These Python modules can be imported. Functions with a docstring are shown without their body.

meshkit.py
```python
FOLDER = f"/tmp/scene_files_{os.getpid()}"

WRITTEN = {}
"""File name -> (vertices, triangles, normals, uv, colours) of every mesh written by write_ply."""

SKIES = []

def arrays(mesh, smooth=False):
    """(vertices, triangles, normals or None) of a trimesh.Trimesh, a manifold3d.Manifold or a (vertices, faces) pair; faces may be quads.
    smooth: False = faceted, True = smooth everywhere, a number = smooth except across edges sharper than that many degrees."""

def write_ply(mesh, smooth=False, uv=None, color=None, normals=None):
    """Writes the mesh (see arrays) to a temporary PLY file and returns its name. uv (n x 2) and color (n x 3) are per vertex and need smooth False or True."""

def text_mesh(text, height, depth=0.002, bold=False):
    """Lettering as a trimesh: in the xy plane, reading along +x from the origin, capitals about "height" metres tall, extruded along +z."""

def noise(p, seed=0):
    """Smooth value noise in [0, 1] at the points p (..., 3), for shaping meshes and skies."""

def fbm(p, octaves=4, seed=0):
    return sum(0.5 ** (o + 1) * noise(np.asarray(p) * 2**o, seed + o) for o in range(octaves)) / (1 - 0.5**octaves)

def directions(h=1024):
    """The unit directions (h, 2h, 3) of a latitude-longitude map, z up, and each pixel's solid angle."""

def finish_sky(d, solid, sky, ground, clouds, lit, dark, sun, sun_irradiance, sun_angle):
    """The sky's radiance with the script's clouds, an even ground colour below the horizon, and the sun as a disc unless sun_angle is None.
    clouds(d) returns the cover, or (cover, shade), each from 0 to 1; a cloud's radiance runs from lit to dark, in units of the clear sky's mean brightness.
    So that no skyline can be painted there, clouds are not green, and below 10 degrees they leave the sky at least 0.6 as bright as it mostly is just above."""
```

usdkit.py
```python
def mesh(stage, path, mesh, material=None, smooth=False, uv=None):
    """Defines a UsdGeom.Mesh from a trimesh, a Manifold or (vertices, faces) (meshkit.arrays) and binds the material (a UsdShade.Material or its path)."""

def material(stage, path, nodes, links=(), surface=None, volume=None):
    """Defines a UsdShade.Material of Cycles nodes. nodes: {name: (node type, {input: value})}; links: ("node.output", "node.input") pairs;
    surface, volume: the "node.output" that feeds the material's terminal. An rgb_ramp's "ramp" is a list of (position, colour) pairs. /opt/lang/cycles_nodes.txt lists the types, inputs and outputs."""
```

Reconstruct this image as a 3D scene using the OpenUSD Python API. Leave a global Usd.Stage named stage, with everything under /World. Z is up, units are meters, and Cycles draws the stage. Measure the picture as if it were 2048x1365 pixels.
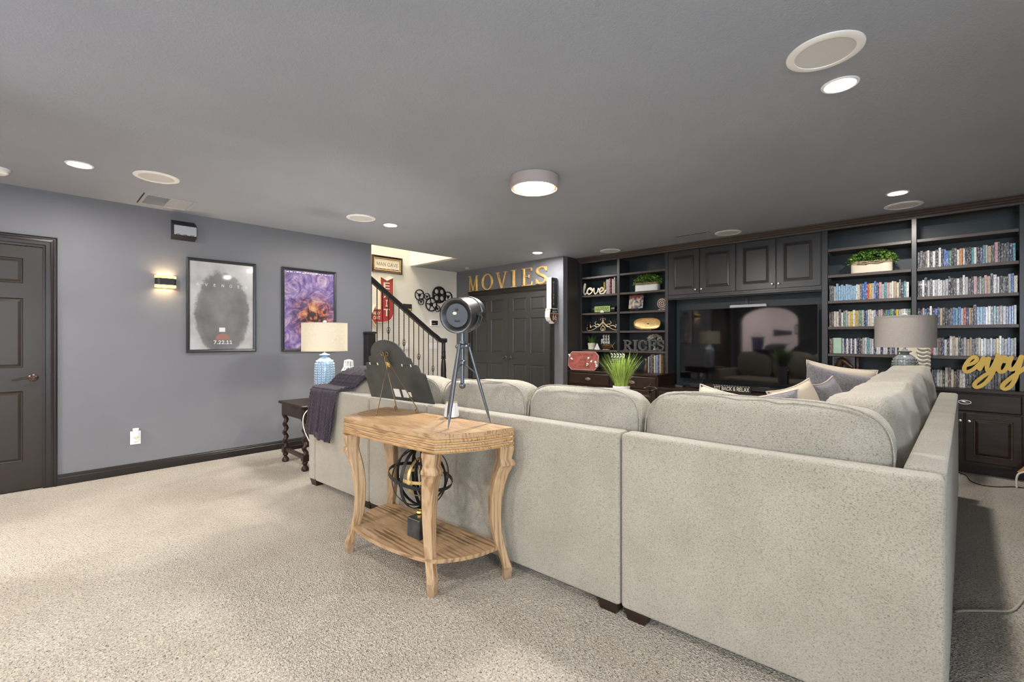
import math, random
import numpy as np
import trimesh
import manifold3d as m3
from shapely.geometry import Polygon, LineString, Point, box as sbox
from shapely.ops import unary_union
from shapely import affinity
from pxr import Usd, UsdGeom, UsdLux, Gf, Sdf, UsdShade
import usdkit, meshkit

stage = Usd.Stage.CreateInMemory()
UsdGeom.SetStageUpAxis(stage, UsdGeom.Tokens.z)
UsdGeom.SetStageMetersPerUnit(stage, 1.0)
UsdGeom.Xform.Define(stage, '/World')
UsdGeom.Scope.Define(stage, '/World/Looks')

# ------------------------------------------------------------------ camera
YAW = 43.6
cam = UsdGeom.Camera.Define(stage, '/World/camera')
cam.AddTranslateOp().Set(Gf.Vec3d(0, 0, 1.28))
cam.AddRotateXYZOp().Set(Gf.Vec3f(90, 0, YAW - 90))
cam.CreateHorizontalApertureAttr(36.0)
cam.CreateVerticalApertureAttr(36.0 * 1365 / 2048)
cam.CreateFocalLengthAttr(36.0 * 912 / 2048)
cam.CreateVerticalApertureOffsetAttr(-6.0 * 36.0 / 2048)
cam.CreateClippingRangeAttr(Gf.Vec2f(0.05, 100))
EXPOSURE = 0.40
cam.CreateExposureAttr(EXPOSURE)

# ------------------------------------------------------------------ light levels
L_SPOT = 560.0          # recessed downlights
L_FLUSH = 225.0         # flush ceiling lamps
L_LAMP = 95.0           # table lamp bulb
L_SCONCE = 45.0
L_WINDOW = 13.0         # daylight behind the windows
L_STAIR = 300.0
L_ALCOVE = 240.0
L_FLOOR = 62.0          # added fill lamp behind the camera
dome = UsdLux.DomeLight.Define(stage, '/World/sky_light')
dome.CreateIntensityAttr(0.6)
dome.CreateColorAttr(Gf.Vec3f(0.75, 0.87, 1.0))


def rect_light(name, loc, target, w, h, strength, color):
    l = UsdLux.RectLight.Define(stage, '/World/' + name)
    l.CreateWidthAttr(w); l.CreateHeightAttr(h); l.CreateIntensityAttr(strength)
    l.CreateColorAttr(Gf.Vec3f(*color))
    z = -(np.array(target, float) - np.array(loc, float)); z /= np.linalg.norm(z)
    up = np.array([0, 0, 1.0]) if abs(z[2]) < .95 else np.array([0, 1.0, 0])
    x = np.cross(up, z); x /= np.linalg.norm(x); y = np.cross(z, x)
    m = Gf.Matrix4d(*x, 0, *y, 0, *z, 0, *map(float, loc), 1)
    l.AddTransformOp().Set(m)
    return l


rect_light('daylight_right', (-1.2, -3.95, 1.45), (-1.2, 0, 1.3), 2.1, 1.4, L_WINDOW * 2.2, (0.82, 0.90, 1.0))
rect_light('daylight_back', (-4.75, -1.4, 1.45), (0, -1.4, 1.3), 1.9, 1.4, L_WINDOW, (0.82, 0.90, 1.0))

# ------------------------------------------------------------------ helpers: scene tree
USED = {}


def numbered(parent, name):
    k = parent + '/' + name
    n = USED.get(k, 0); USED[k] = n + 1
    return k if n == 0 else f'{k}_{n:03d}'


def data(prim, **kw):
    for k, v in kw.items():
        if v:
            prim.SetCustomDataByKey(k, v)


class Thing:
    def __init__(s, name, label, cat, loc=(0, 0, 0), rz=0.0, group=None, kind=None):
        s.p = numbered('/World', name)
        x = UsdGeom.Xform.Define(stage, s.p)
        s.loc = np.array(loc, float); s.rz = rz
        x.AddTranslateOp().Set(Gf.Vec3d(*map(float, loc)))
        if rz:
            x.AddRotateZOp().Set(math.degrees(rz))
        data(x.GetPrim(), label=label, category=cat, group=group, kind=kind)

    def part(s, name, mesh, m, label=None, under=None, smooth=35, local=False, kind=None):
        v, f = arr(mesh)
        if not local:
            v = v - s.loc
            if s.rz:
                c, n = math.cos(-s.rz), math.sin(-s.rz)
                v = v @ np.array([[c, n, 0], [-n, c, 0], [0, 0, 1]])
        p = numbered(under or s.p, name)
        g = usdkit.mesh(stage, p, trimesh.Trimesh(v, f, process=False), m, smooth=smooth)
        data(g.GetPrim(), label=label, kind=kind)
        return p


def solo(name, mesh, m, label, cat, group=None, kind=None, smooth=35, loc=None):
    v, f = arr(mesh)
    p = numbered('/World', name)
    if loc is None:
        loc = np.array([(v[:, 0].min() + v[:, 0].max()) / 2, (v[:, 1].min() + v[:, 1].max()) / 2, v[:, 2].min()])
    g = usdkit.mesh(stage, p, trimesh.Trimesh(v - loc, f, process=False), m, smooth=smooth)
    g.AddTranslateOp().Set(Gf.Vec3d(*map(float, loc)))
    data(g.GetPrim(), label=label, category=cat, group=group, kind=kind)
    return p


def structure(name, mesh, m, label, cat, smooth=35):
    return solo(name, mesh, m, label, cat, kind='structure', smooth=smooth, loc=np.zeros(3))


# ------------------------------------------------------------------ helpers: meshes, all (vertices, triangles)
def arr(m):
    if isinstance(m, tuple):
        v, f = np.asarray(m[0], float), np.asarray(m[1], int)
        if f.shape[1] == 4:
            f = np.vstack([f[:, [0, 1, 2]], f[:, [0, 2, 3]]])
        return v, f
    v, f, _ = meshkit.arrays(m)
    return np.asarray(v, float), np.asarray(f, int)


def cat(*ms):
    vs, fs, n = [], [], 0
    for m in ms:
        if m is None:
            continue
        v, f = arr(m)
        vs.append(v); fs.append(f + n); n += len(v)
    return np.vstack(vs), np.vstack(fs)


def mv(m, d):
    v, f = arr(m)
    return v + np.asarray(d, float), f


def sc(m, s):
    v, f = arr(m)
    return v * np.asarray(s, float), f


def rot(m, deg, axis='z', about=(0, 0, 0)):
    v, f = arr(m)
    a = math.radians(deg); c, s = math.cos(a), math.sin(a)
    R = {'z': [[c, -s, 0], [s, c, 0], [0, 0, 1]], 'x': [[1, 0, 0], [0, c, -s], [0, s, c]], 'y': [[c, 0, s], [0, 1, 0], [-s, 0, c]]}[axis]
    about = np.asarray(about, float)
    return (v - about) @ np.array(R).T + about, f


def place(m, O, A, B, N=None):
    """local (a, b, n) -> O + a A + b B + n N"""
    v, f = arr(m)
    A, B = np.asarray(A, float), np.asarray(B, float)
    N = np.cross(A, B) if N is None else np.asarray(N, float)
    w = np.asarray(O, float) + v[:, :1] * A + v[:, 1:2] * B + v[:, 2:3] * N
    if np.dot(np.cross(A, B), N) < 0:
        f = f[:, ::-1]
    return w, f


WL = dict(A=(1, 0, 0), B=(0, 0, 1), N=(0, -1, 0))      # things on walls that face -y
WX = dict(A=(0, -1, 0), B=(0, 0, 1), N=(-1, 0, 0))     # things on walls that face -x


def bx(x0, x1, y0, y1, z0, z1, b=0.0):
    lo, hi = np.minimum([x0, y0, z0], [x1, y1, z1]), np.maximum([x0, y0, z0], [x1, y1, z1])
    b = min(b, 0.45 * float((hi - lo).min()))
    if b <= 0:
        t = trimesh.creation.box(bounds=[lo, hi])
        return np.array(t.vertices), np.array(t.faces)
    pts = []
    for sx in (0, 1):
        for sy in (0, 1):
            for sz in (0, 1):
                c = np.array([(lo, hi)[sx][0], (lo, hi)[sy][1], (lo, hi)[sz][2]])
                d = np.array([1 - 2 * sx, 1 - 2 * sy, 1 - 2 * sz]) * b
                for k in range(3):
                    q = c + d; q[k] = c[k]
                    pts.append(q)
    return arr(m3.Manifold.hull_points(np.array(pts)))


def rbox(x0, x1, y0, y1, z0, z1, r, seg=12):
    s = m3.Manifold.sphere(r, seg)
    v = s.to_mesh().vert_properties[:, :3]
    lo, hi = np.minimum([x0, y0, z0], [x1, y1, z1]) + r, np.maximum([x0, y0, z0], [x1, y1, z1]) - r
    pts = [v + np.array([(lo, hi)[i][0], (lo, hi)[j][1], (lo, hi)[k][2]]) for i in (0, 1) for j in (0, 1) for k in (0, 1)]
    return arr(m3.Manifold.hull_points(np.vstack(pts).astype(float)))


def prism(poly, h, z0=0.0):
    """extrude shapely polygon(s) along +n"""
    if not hasattr(poly, 'geom_type'):
        poly = Polygon(poly)
    if not poly.is_valid:
        poly = poly.buffer(0)
    gs = getattr(poly, 'geoms', [poly])
    return mv(cat(*[trimesh.creation.extrude_polygon(g, h, engine='earcut') for g in gs if g.area > 1e-9]), (0, 0, z0))


def bevel_prism(poly, h, b):
    """extruded plate whose front edge steps in by b twice (a chamfer)"""
    if not hasattr(poly, 'geom_type'):
        poly = Polygon(poly)
    out = [prism(poly, h - b)]
    for i in (1, 2):
        q = poly.buffer(-b * i / 2, join_style=2)
        if q.area > 1e-7:
            out.append(prism(q, b / 2, h - b + b * (i - 1) / 2))
    return cat(*out)


def rect_sweep(a0, a1, b0, b1, prof, fill=False, back=False):
    """profile [(inset, height), ...] swept round a rectangle with mitred corners"""
    v, f = [], []
    for d, t in prof:
        v += [(a0 + d, b0 + d, t), (a1 - d, b0 + d, t), (a1 - d, b1 - d, t), (a0 + d, b1 - d, t)]
    for i in range(len(prof) - 1):
        for k in range(4):
            a, b = 4 * i + k, 4 * i + (k + 1) % 4
            f.append((a, b, b + 4, a + 4))
    if fill:
        n = 4 * (len(prof) - 1); f.append((n, n + 1, n + 2, n + 3))
    if back:
        f.append((3, 2, 1, 0))
    return arr((np.array(v, float), np.array(f)))


def tube(path, r, n=8, closed=False, flat=None):
    """round tube (or flat strap: flat=(half width, half thickness, up)) along a path; r may vary"""
    P = np.asarray(path, float)
    r = np.broadcast_to(np.asarray(r, float), (len(P),))
    T = np.roll(P, -1, 0) - np.roll(P, 1, 0) if closed else np.gradient(P, axis=0)
    T /= np.maximum(np.linalg.norm(T, axis=1, keepdims=True), 1e-12)
    u = np.cross(T[0], [0, 0, 1.0]) if abs(T[0][2]) < .9 else np.cross(T[0], [1.0, 0, 0])
    u /= np.linalg.norm(u)
    rings = []
    ang = np.linspace(0, 2 * np.pi, n, endpoint=False)
    for i in range(len(P)):
        u = u - T[i] * (u @ T[i]); u /= np.linalg.norm(u)
        w = np.cross(T[i], u)
        rings.append(P[i] + r[i] * (np.cos(ang)[:, None] * u + np.sin(ang)[:, None] * w))
    v = np.vstack(rings)
    f = []
    m = len(P)
    for i in range(m if closed else m - 1):
        j = (i + 1) % m
        for k in range(n):
            f.append((i * n + k, i * n + (k + 1) % n, j * n + (k + 1) % n, j * n + k))
    v, f = arr((v, np.array(f)))
    if not closed:
        c0, c1 = len(v), len(v) + 1
        v = np.vstack([v, P[0], P[-1]])
        caps = [(c0, (k + 1) % n, k) for k in range(n)] + [(c1, (m - 1) * n + k, (m - 1) * n + (k + 1) % n) for k in range(n)]
        f = np.vstack([f, caps])
    return v, f


def rod(a, b, r, n=8, r2=None):
    return tube([a, b], [r, r if r2 is None else r2], n)


def lathe(prof, n=32, c=(0, 0, 0)):
    """profile [(radius, z)] around z"""
    p = np.array(prof, float)
    ang = np.linspace(0, 2 * np.pi, n, endpoint=False)
    v = np.stack([p[:, :1] * np.cos(ang), p[:, :1] * np.sin(ang), np.repeat(p[:, 1:], n, 1)], -1).reshape(-1, 3)
    f = []
    for i in range(len(p) - 1):
        for k in range(n):
            f.append((i * n + k, i * n + (k + 1) % n, (i + 1) * n + (k + 1) % n, (i + 1) * n + k))
    t = trimesh.Trimesh(v, arr((v, np.array(f)))[1], process=False)
    t.merge_vertices(); t.update_faces(t.nondegenerate_faces())
    v, f = np.array(t.vertices), np.array(t.faces)
    return v + np.asarray(c, float), f


def sphere(c, r, n=2, s=(1, 1, 1)):
    t = trimesh.creation.icosphere(subdivisions=n, radius=1.0)
    return np.array(t.vertices) * r * np.asarray(s) + np.asarray(c, float), np.array(t.faces)


def cyl(c, r, h, n=32):
    return lathe([(0, 0), (r, 0), (r, h), (0, h)], n, c)


def spline(pts, n=8, closed=False):
    """Catmull-Rom through the points"""
    P = np.asarray(pts, float)
    if closed:
        Q = np.vstack([P[-1], P, P[0], P[1]])
        segs = len(P)
    else:
        Q = np.vstack([2 * P[0] - P[1], P, 2 * P[-1] - P[-2]])
        segs = len(P) - 1
    out = []
    for i in range(segs):
        p0, p1, p2, p3 = Q[i:i + 4]
        for t in np.arange(n) / n:
            out.append(.5 * (2 * p1 + (p2 - p0) * t + (2 * p0 - 5 * p1 + 4 * p2 - p3) * t * t + (3 * p1 - p0 - 3 * p2 + p3) * t ** 3))
    if not closed:
        out.append(P[-1])
    return np.array(out)


def sheet(P, th):
    """closed sheet of thickness th from a grid of points (n, m, 3)"""
    P = np.asarray(P, float)
    n, m = P.shape[:2]
    N = np.cross(np.gradient(P, axis=0), np.gradient(P, axis=1))
    N /= np.maximum(np.linalg.norm(N, axis=2, keepdims=True), 1e-12)
    v = np.vstack([(P + N * th / 2).reshape(-1, 3), (P - N * th / 2).reshape(-1, 3)])
    i = np.arange(n * m).reshape(n, m)
    a = np.stack([i[:-1, :-1], i[1:, :-1], i[1:, 1:], i[:-1, 1:]], -1).reshape(-1, 4)
    k = n * m
    edge = np.concatenate([i[:, 0][::-1], i[0, 1:], i[1:, -1], i[-1, :-1][::-1][:-0 or None]])
    ring = [x for x in list(i[0, :]) + list(i[1:, -1]) + list(i[-1, ::-1][1:]) + list(i[::-1, 0][1:-1])]
    side = [(ring[j], ring[(j + 1) % len(ring)], ring[(j + 1) % len(ring)] + k, ring[j] + k) for j in range(len(ring))]
    return arr((v, np.vstack([a, a[:, ::-1] + k, np.array(side)])))


def cushion(h, n=5.0, puff=0.12, div=12, seed=0, wrinkle=0.004, axis=1):
    """rounded, puffed box of half sizes h, centred at the origin; thin along the given axis"""
    g = np.linspace(-1, 1, div + 1)
    vs, fs, k = [], [], 0
    for ax in range(3):
        for s in (-1, 1):
            a, b = np.meshgrid(g, g, indexing='ij')
            p = np.zeros((div + 1, div + 1, 3)); p[..., ax] = s
            p[..., (ax + 1) % 3], p[..., (ax + 2) % 3] = a, b
            i = np.arange((div + 1) ** 2).reshape(div + 1, div + 1) + k
            q = np.stack([i[:-1, :-1], i[1:, :-1], i[1:, 1:], i[:-1, 1:]], -1).reshape(-1, 4)
            fs.append(q if s > 0 else q[:, ::-1]); vs.append(p.reshape(-1, 3)); k += (div + 1) ** 2
    v, f = np.vstack(vs), np.vstack(fs)
    t = trimesh.Trimesh(v, arr((v, f))[1], process=False); t.merge_vertices()
    v = np.array(t.vertices)
    m = np.abs(v).max(1, keepdims=True)
    v = v * m / ((np.abs(v) ** n).sum(1, keepdims=True) ** (1 / n))
    o = [i for i in range(3) if i != axis]
    v[:, axis] *= 1 + puff * (1 - v[:, o[0]] ** 2) * (1 - v[:, o[1]] ** 2)
    w = v * np.asarray(h, float)
    d = meshkit.fbm(w * 9 + seed * 7.3, 3, seed) - .5
    w = w + v / np.maximum(np.linalg.norm(v, axis=1, keepdims=True), .01) * d[:, None] * wrinkle * 2
    return w, np.array(t.faces)


def pillow(w, h, t, div=18, seed=0):
    """throw pillow in the xz plane, thin along y, with drawn-out corners; returns mesh and its edge loop"""
    g = np.linspace(-1, 1, div + 1)
    a, b = np.meshgrid(g, g, indexing='ij')
    pin = 1 - .10 * (1 - (a * a)) * (b * b) , 1 - .10 * (1 - (b * b)) * (a * a)
    X, Z = a * pin[1] * w / 2, b * pin[0] * h / 2
    T = t / 2 * ((1 - a ** 2) * (1 - b ** 2)) ** .42
    T = T * (1 + .25 * (meshkit.fbm(np.stack([X * 8, Z * 8, X * 0 + seed], -1), 3, seed) - .5))
    front = np.stack([X, -T, Z], -1).reshape(-1, 3); back = np.stack([X, T, Z], -1).reshape(-1, 3)
    i = np.arange((div + 1) ** 2).reshape(div + 1, div + 1)
    q = np.stack([i[:-1, :-1], i[1:, :-1], i[1:, 1:], i[:-1, 1:]], -1).reshape(-1, 4)
    v, f = arr((np.vstack([front, back]), np.vstack([q, q[:, ::-1] + (div + 1) ** 2])))
    tm = trimesh.Trimesh(v, f, process=False); tm.merge_vertices()
    ring = np.concatenate([i[:, 0], i[-1, 1:], i[::-1, -1][1:], i[0, ::-1][1:-1]])
    return (np.array(tm.vertices), np.array(tm.faces)), front[ring]


def text(s, h, d=0.002, bold=True):
    return arr(meshkit.text_mesh(s, h, d, bold))


def text_at(s, h, O, W, d=0.0015, bold=True, width=None, center=True):
    v, f = text(s, h, d, bold)
    if width:
        v[:, 0] *= width / (v[:, 0].max() - v[:, 0].min())
    if center:
        v[:, 0] -= (v[:, 0].max() + v[:, 0].min()) / 2
        v[:, 1] -= (v[:, 1].max() + v[:, 1].min()) / 2
    return place((v, f), O, **W)


def strokes(segs, cap=2):
    return unary_union([LineString(p).buffer(w / 2, cap_style=cap, join_style=2) for p, w in segs])


def script(curves, w):
    return unary_union([LineString(spline(c, 6)).buffer(w / 2) for c in curves]).simplify(.0008)


# ------------------------------------------------------------------ materials
def mat(name, col, rough=.5, metal=0.0, var=None, bump=None, spec=.5, coat=0.0, sheen=0.0, extra=None, stretch=None, emit=None, detail=3.0):
    """principled material; var=(scale, amount) mottles the colour, bump=(scale, distance) adds fine relief"""
    n = {'p': ('principled_bsdf', {'base_color': col, 'roughness': rough, 'metallic': metal, 'specular_ior_level': spec, 'coat_weight': coat, 'sheen_weight': sheen, **(extra or {})}),
         'g': ('geometry', {}), 'm': ('mapping', {'scale': stretch or (1, 1, 1)})}
    ln = [('g.position', 'm.vector')]
    if emit:
        n['p'][1]['emission_color'] = emit[0]; n['p'][1]['emission_strength'] = emit[1]
    if var:
        s, a = var
        n['nv'] = ('noise_texture', {'scale': s, 'detail': detail})
        n['rv'] = ('rgb_ramp', {'ramp': [(.3, tuple(c * (1 - a) for c in col)), (.7, tuple(min(1, c * (1 + a)) for c in col))]})
        ln += [('m.vector', 'nv.vector'), ('nv.fac', 'rv.fac'), ('rv.color', 'p.base_color')]
    if bump:
        s, d = bump
        n['nb'] = ('noise_texture', {'scale': s, 'detail': 3.0})
        n['b'] = ('bump', {'strength': 1.0, 'distance': d})
        ln += [('m.vector', 'nb.vector'), ('nb.fac', 'b.height'), ('b.normal', 'p.normal')]
    return usdkit.material(stage, '/World/Looks/' + name, n, ln, surface='p.BSDF')


def emitter(name, col, strength):
    return usdkit.material(stage, '/World/Looks/' + name, {'e': ('emission', {'color': col, 'strength': strength})}, [], surface='e.emission')


WALLC = (.146, .152, .170)
M = {}
M['wall'] = mat('wall_paint', WALLC, .55, var=(2, .03), bump=(260, .0004))
M['wall_white'] = mat('white_paint', (.72, .69, .63), .6, bump=(220, .0004))
M['wall_dark'] = mat('dark_paint', (.045, .041, .039), .5)
M['wall_alcove'] = mat('alcove_paint', (.78, .70, .70), .6)
# stomped ceiling texture
M['ceiling'] = usdkit.material(stage, '/World/Looks/ceiling_paint', {
    'g': ('geometry', {}),
    'n1': ('noise_texture', {'scale': 2.2, 'detail': 2.0}),
    'n2': ('noise_texture', {'scale': 34.0, 'detail': 4.0, 'roughness': .62, 'distortion': 2.4}),
    'n3': ('noise_texture', {'scale': 120.0, 'detail': 2.0}),
    'w': ('math', {'math_type': 'multiply_add', 'value2': .25}),
    'r': ('rgb_ramp', {'ramp': [(.3, (.300, .328, .385)), (.7, (.320, .348, .405))]}),
    'b': ('bump', {'strength': .40, 'distance': .007}),
    'p': ('principled_bsdf', {'roughness': .62, 'specular_ior_level': .4})},
    [('g.position', 'n1.vector'), ('g.position', 'n2.vector'), ('g.position', 'n3.vector'), ('n1.fac', 'r.fac'), ('r.color', 'p.base_color'),
     ('n3.fac', 'w.value1'), ('n2.fac', 'w.value3'), ('w.value', 'b.height'), ('b.normal', 'p.normal')], surface='p.BSDF')
# frieze carpet: mottled beige with darker flecks
M['carpet'] = usdkit.material(stage, '/World/Looks/carpet', {
    'g': ('geometry', {}),
    'n1': ('noise_texture', {'scale': 1.7, 'detail': 3.0, 'roughness': .6}),
    'n2': ('noise_texture', {'scale': 100.0, 'detail': 3.0, 'roughness': .7}),
    'v1': ('voronoi_texture', {'scale': 150.0, 'feature': 'f1'}),
    'n3': ('noise_texture', {'scale': 92.0, 'detail': 2.0, 'roughness': .6}),
    'r1': ('rgb_ramp', {'ramp': [(.35, (.585, .525, .43)), (.65, (.685, .63, .535))]}),
    'r2': ('rgb_ramp', {'ramp': [(.28, (.30, .265, .225)), (.46, (.86, .82, .77)), (.62, (1.0, 1.0, 1.0))]}),
    'r3': ('rgb_ramp', {'ramp': [(.30, (.085, .07, .06)), (.355, (.085, .07, .06)), (.385, (1, 1, 1))]}),
    'm1': ('mix', {'mix_type': 'multiply', 'fac': 1.0}),
    'm2': ('mix', {'mix_type': 'multiply', 'fac': .85}),
    'b': ('bump', {'strength': 1.0, 'distance': .012}),
    'p': ('principled_bsdf', {'roughness': .95, 'specular_ior_level': .1, 'sheen_weight': .25})},
    [('g.position', k + '.vector') for k in ('n1', 'n2', 'v1', 'n3')] +
    [('n1.fac', 'r1.fac'), ('n2.fac', 'r2.fac'), ('n3.fac', 'r3.fac'), ('r1.color', 'm1.color1'), ('r2.color', 'm1.color2'),
     ('m1.color', 'm2.color1'), ('r3.color', 'm2.color2'), ('m2.color', 'p.base_color'), ('v1.distance', 'b.height'), ('b.normal', 'p.normal')], surface='p.BSDF')
# chenille sofa cloth
M['sofa'] = usdkit.material(stage, '/World/Looks/sofa_cloth', {
    'g': ('geometry', {}),
    'n1': ('noise_texture', {'scale': 5.0, 'detail': 3.0}),
    'm': ('mapping', {'scale': (1, 1, 1.6)}),
    'n2': ('noise_texture', {'scale': 190.0, 'detail': 3.0, 'roughness': .65, 'distortion': .6}),
    'r1': ('rgb_ramp', {'ramp': [(.35, (.362, .332, .272)), (.65, (.405, .374, .31))]}),
    'r2': ('rgb_ramp', {'ramp': [(.32, (.42, .40, .37)), (.47, (.88, .88, .87)), (.6, (1.0, 1.0, 1.0))]}),
    'm1': ('mix', {'mix_type': 'multiply', 'fac': 1.0}),
    'b': ('bump', {'strength': .7, 'distance': .003}),
    'p': ('principled_bsdf', {'roughness': .9, 'specular_ior_level': .15, 'sheen_weight': .3})},
    [('g.position', 'n1.vector'), ('g.position', 'm.vector'), ('m.vector', 'n2.vector'), ('n1.fac', 'r1.fac'), ('n2.fac', 'r2.fac'),
     ('r1.color', 'm1.color1'), ('r2.color', 'm1.color2'), ('m1.color', 'p.base_color'), ('n2.fac', 'b.height'), ('b.normal', 'p.normal')], surface='p.BSDF')


def wood(name, c0, c1, c2, scale, rough, axis=(1, 1, 1), coat=0.0, rings=True):
    return usdkit.material(stage, '/World/Looks/' + name, {
        'g': ('geometry', {}), 'm': ('mapping', {'scale': axis}),
        'n': ('noise_texture', {'scale': scale, 'detail': 4.0, 'roughness': .6, 'distortion': .8}),
        'w': ('wave_texture', {'scale': scale * .8, 'distortion': 7.0, 'detail': 3.0, 'detail_scale': 1.2, 'bands_direction': 'x'}),
        'k': ('math', {'math_type': 'multiply_add', 'value2': .22 if rings else .0}),
        'r': ('rgb_ramp', {'ramp': [(.36, c0), (.56, c1), (.82, c2)]}),
        'b': ('bump', {'strength': .35, 'distance': .0015}),
        'p': ('principled_bsdf', {'roughness': rough, 'coat_weight': coat, 'coat_roughness': .2})},
        [('g.position', 'm.vector'), ('m.vector', 'n.vector'), ('m.vector', 'w.vector'), ('w.fac', 'k.value1'), ('n.fac', 'k.value3'), ('k.value', 'r.fac'),
         ('r.color', 'p.base_color'), ('k.value', 'b.height'), ('b.normal', 'p.normal')], surface='p.BSDF')


M['pine_x'] = wood('pine_along_table', (.36, .22, .105), (.44, .285, .15), (.23, .12, .05), 6, .5, (4.2, .55, 4.2))
M['pine_z'] = wood('pine_upright', (.37, .235, .12), (.46, .315, .18), (.27, .15, .07), 6, .5, (3.2, 3.2, .45))
M['pine_shelf'] = wood('pine_shelf', (.36, .215, .105), (.44, .285, .155), (.16, .085, .035), 5, .5, (2.4, .45, 2.4))
M['pine_edge'] = wood('pine_edge', (.37, .20, .066), (.45, .27, .11), (.24, .115, .04), 6, .45, (4.2, .55, 4.2))
M['pine_pale'] = wood('pine_pale_groove', (.62, .50, .34), (.70, .58, .42), (.55, .42, .27), 9, .6, (3, .6, 3))
M['pine_foot'] = mat('pine_worn_foot', (.33, .215, .125), .6, var=(30, .3))
M['pine_knot'] = mat('pine_knot', (.11, .05, .02), .5)
M['trim'] = mat('dark_trim', (.017, .014, .0135), .32, var=(3, .1), spec=.35)
M['door'] = mat('door_paint', (.026, .0205, .0155), .36, spec=.3)
M['ddoor'] = mat('closet_door_paint', (.036, .037, .038), .36)
M['case'] = mat('bookcase_paint', (.028, .030, .034), .33, spec=.6)
M['case_back'] = mat('bookcase_back_paint', (.027, .044, .051), .45)
M['case_mould'] = mat('cabinet_moulding', (.024, .020, .018), .28)
M['gilt'] = mat('pale_gilt', (.78, .62, .38), .35, metal=.55)
M['easel'] = mat('antique_brass_wire', (.24, .155, .075), .35, metal=.8)
M['case_edge'] = mat('bookcase_shelf_edge', (.070, .055, .050), .35)
M['espresso'] = mat('espresso_wood', (.026, .0145, .010), .34, var=(8, .25), stretch=(.5, .5, 4), spec=.32)
M['glaze'] = mat('worn_glaze_edge', (.20, .155, .12), .35)
M['rail'] = mat('black_rail', (.016, .015, .015), .28)
M['iron'] = mat('twisted_iron', (.018, .017, .018), .42, metal=.4)
M['black'] = mat('black_satin', (.012, .012, .013), .4)
M['black_plastic'] = mat('black_plastic', (.016, .016, .017), .35)
M['frame_black'] = mat('frame_black', (.018, .019, .021), .3)
M['white'] = mat('white_plastic', (.84, .84, .83), .4)
M['grille'] = mat('speaker_grille', (.62, .62, .62), .7, bump=(900, .001))
M['vent'] = mat('vent_paint', (.33, .345, .385), .55)
M['nickel'] = mat('brushed_nickel', (.62, .57, .52), .3, metal=1.0)
M['bronze'] = mat('oil_bronze', (.10, .075, .062), .3, metal=.9)
M['gold'] = mat('gold_leaf', (.82, .60, .27), .34, metal=.7, var=(18, .15))
M['gold_flat'] = mat('gold_card', (.60, .40, .07), .45)
M['brass'] = mat('brass', (.72, .50, .20), .22, metal=1.0)
M['steel'] = mat('brushed_steel', (.125, .127, .131), .40, metal=1.0, var=(14, .2), stretch=(1, 1, 8))
M['gunmetal'] = mat('gunmetal', (.13, .145, .165), .35, metal=.85)
M['marble'] = mat('dark_marble', (.045, .047, .05), .3, var=(16, .6))
M['strap'] = mat('black_band_iron', (.022, .021, .021), .42, metal=.5)
M['ceramic'] = mat('white_ceramic', (.72, .73, .74), .25, coat=.4)
M['ceramic_blue'] = mat('pale_blue_glaze', (.20, .34, .50), .22, coat=.5, var=(30, .15))
M['ceramic_scale'] = mat('pale_scale_glaze', (.50, .60, .70), .25, coat=.4)
M['ceramic_grey'] = mat('grey_blue_glaze', (.22, .24, .25), .22, coat=.5, var=(30, .2))
M['cream'] = mat('cream_paint', (.70, .64, .50), .5)
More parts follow.
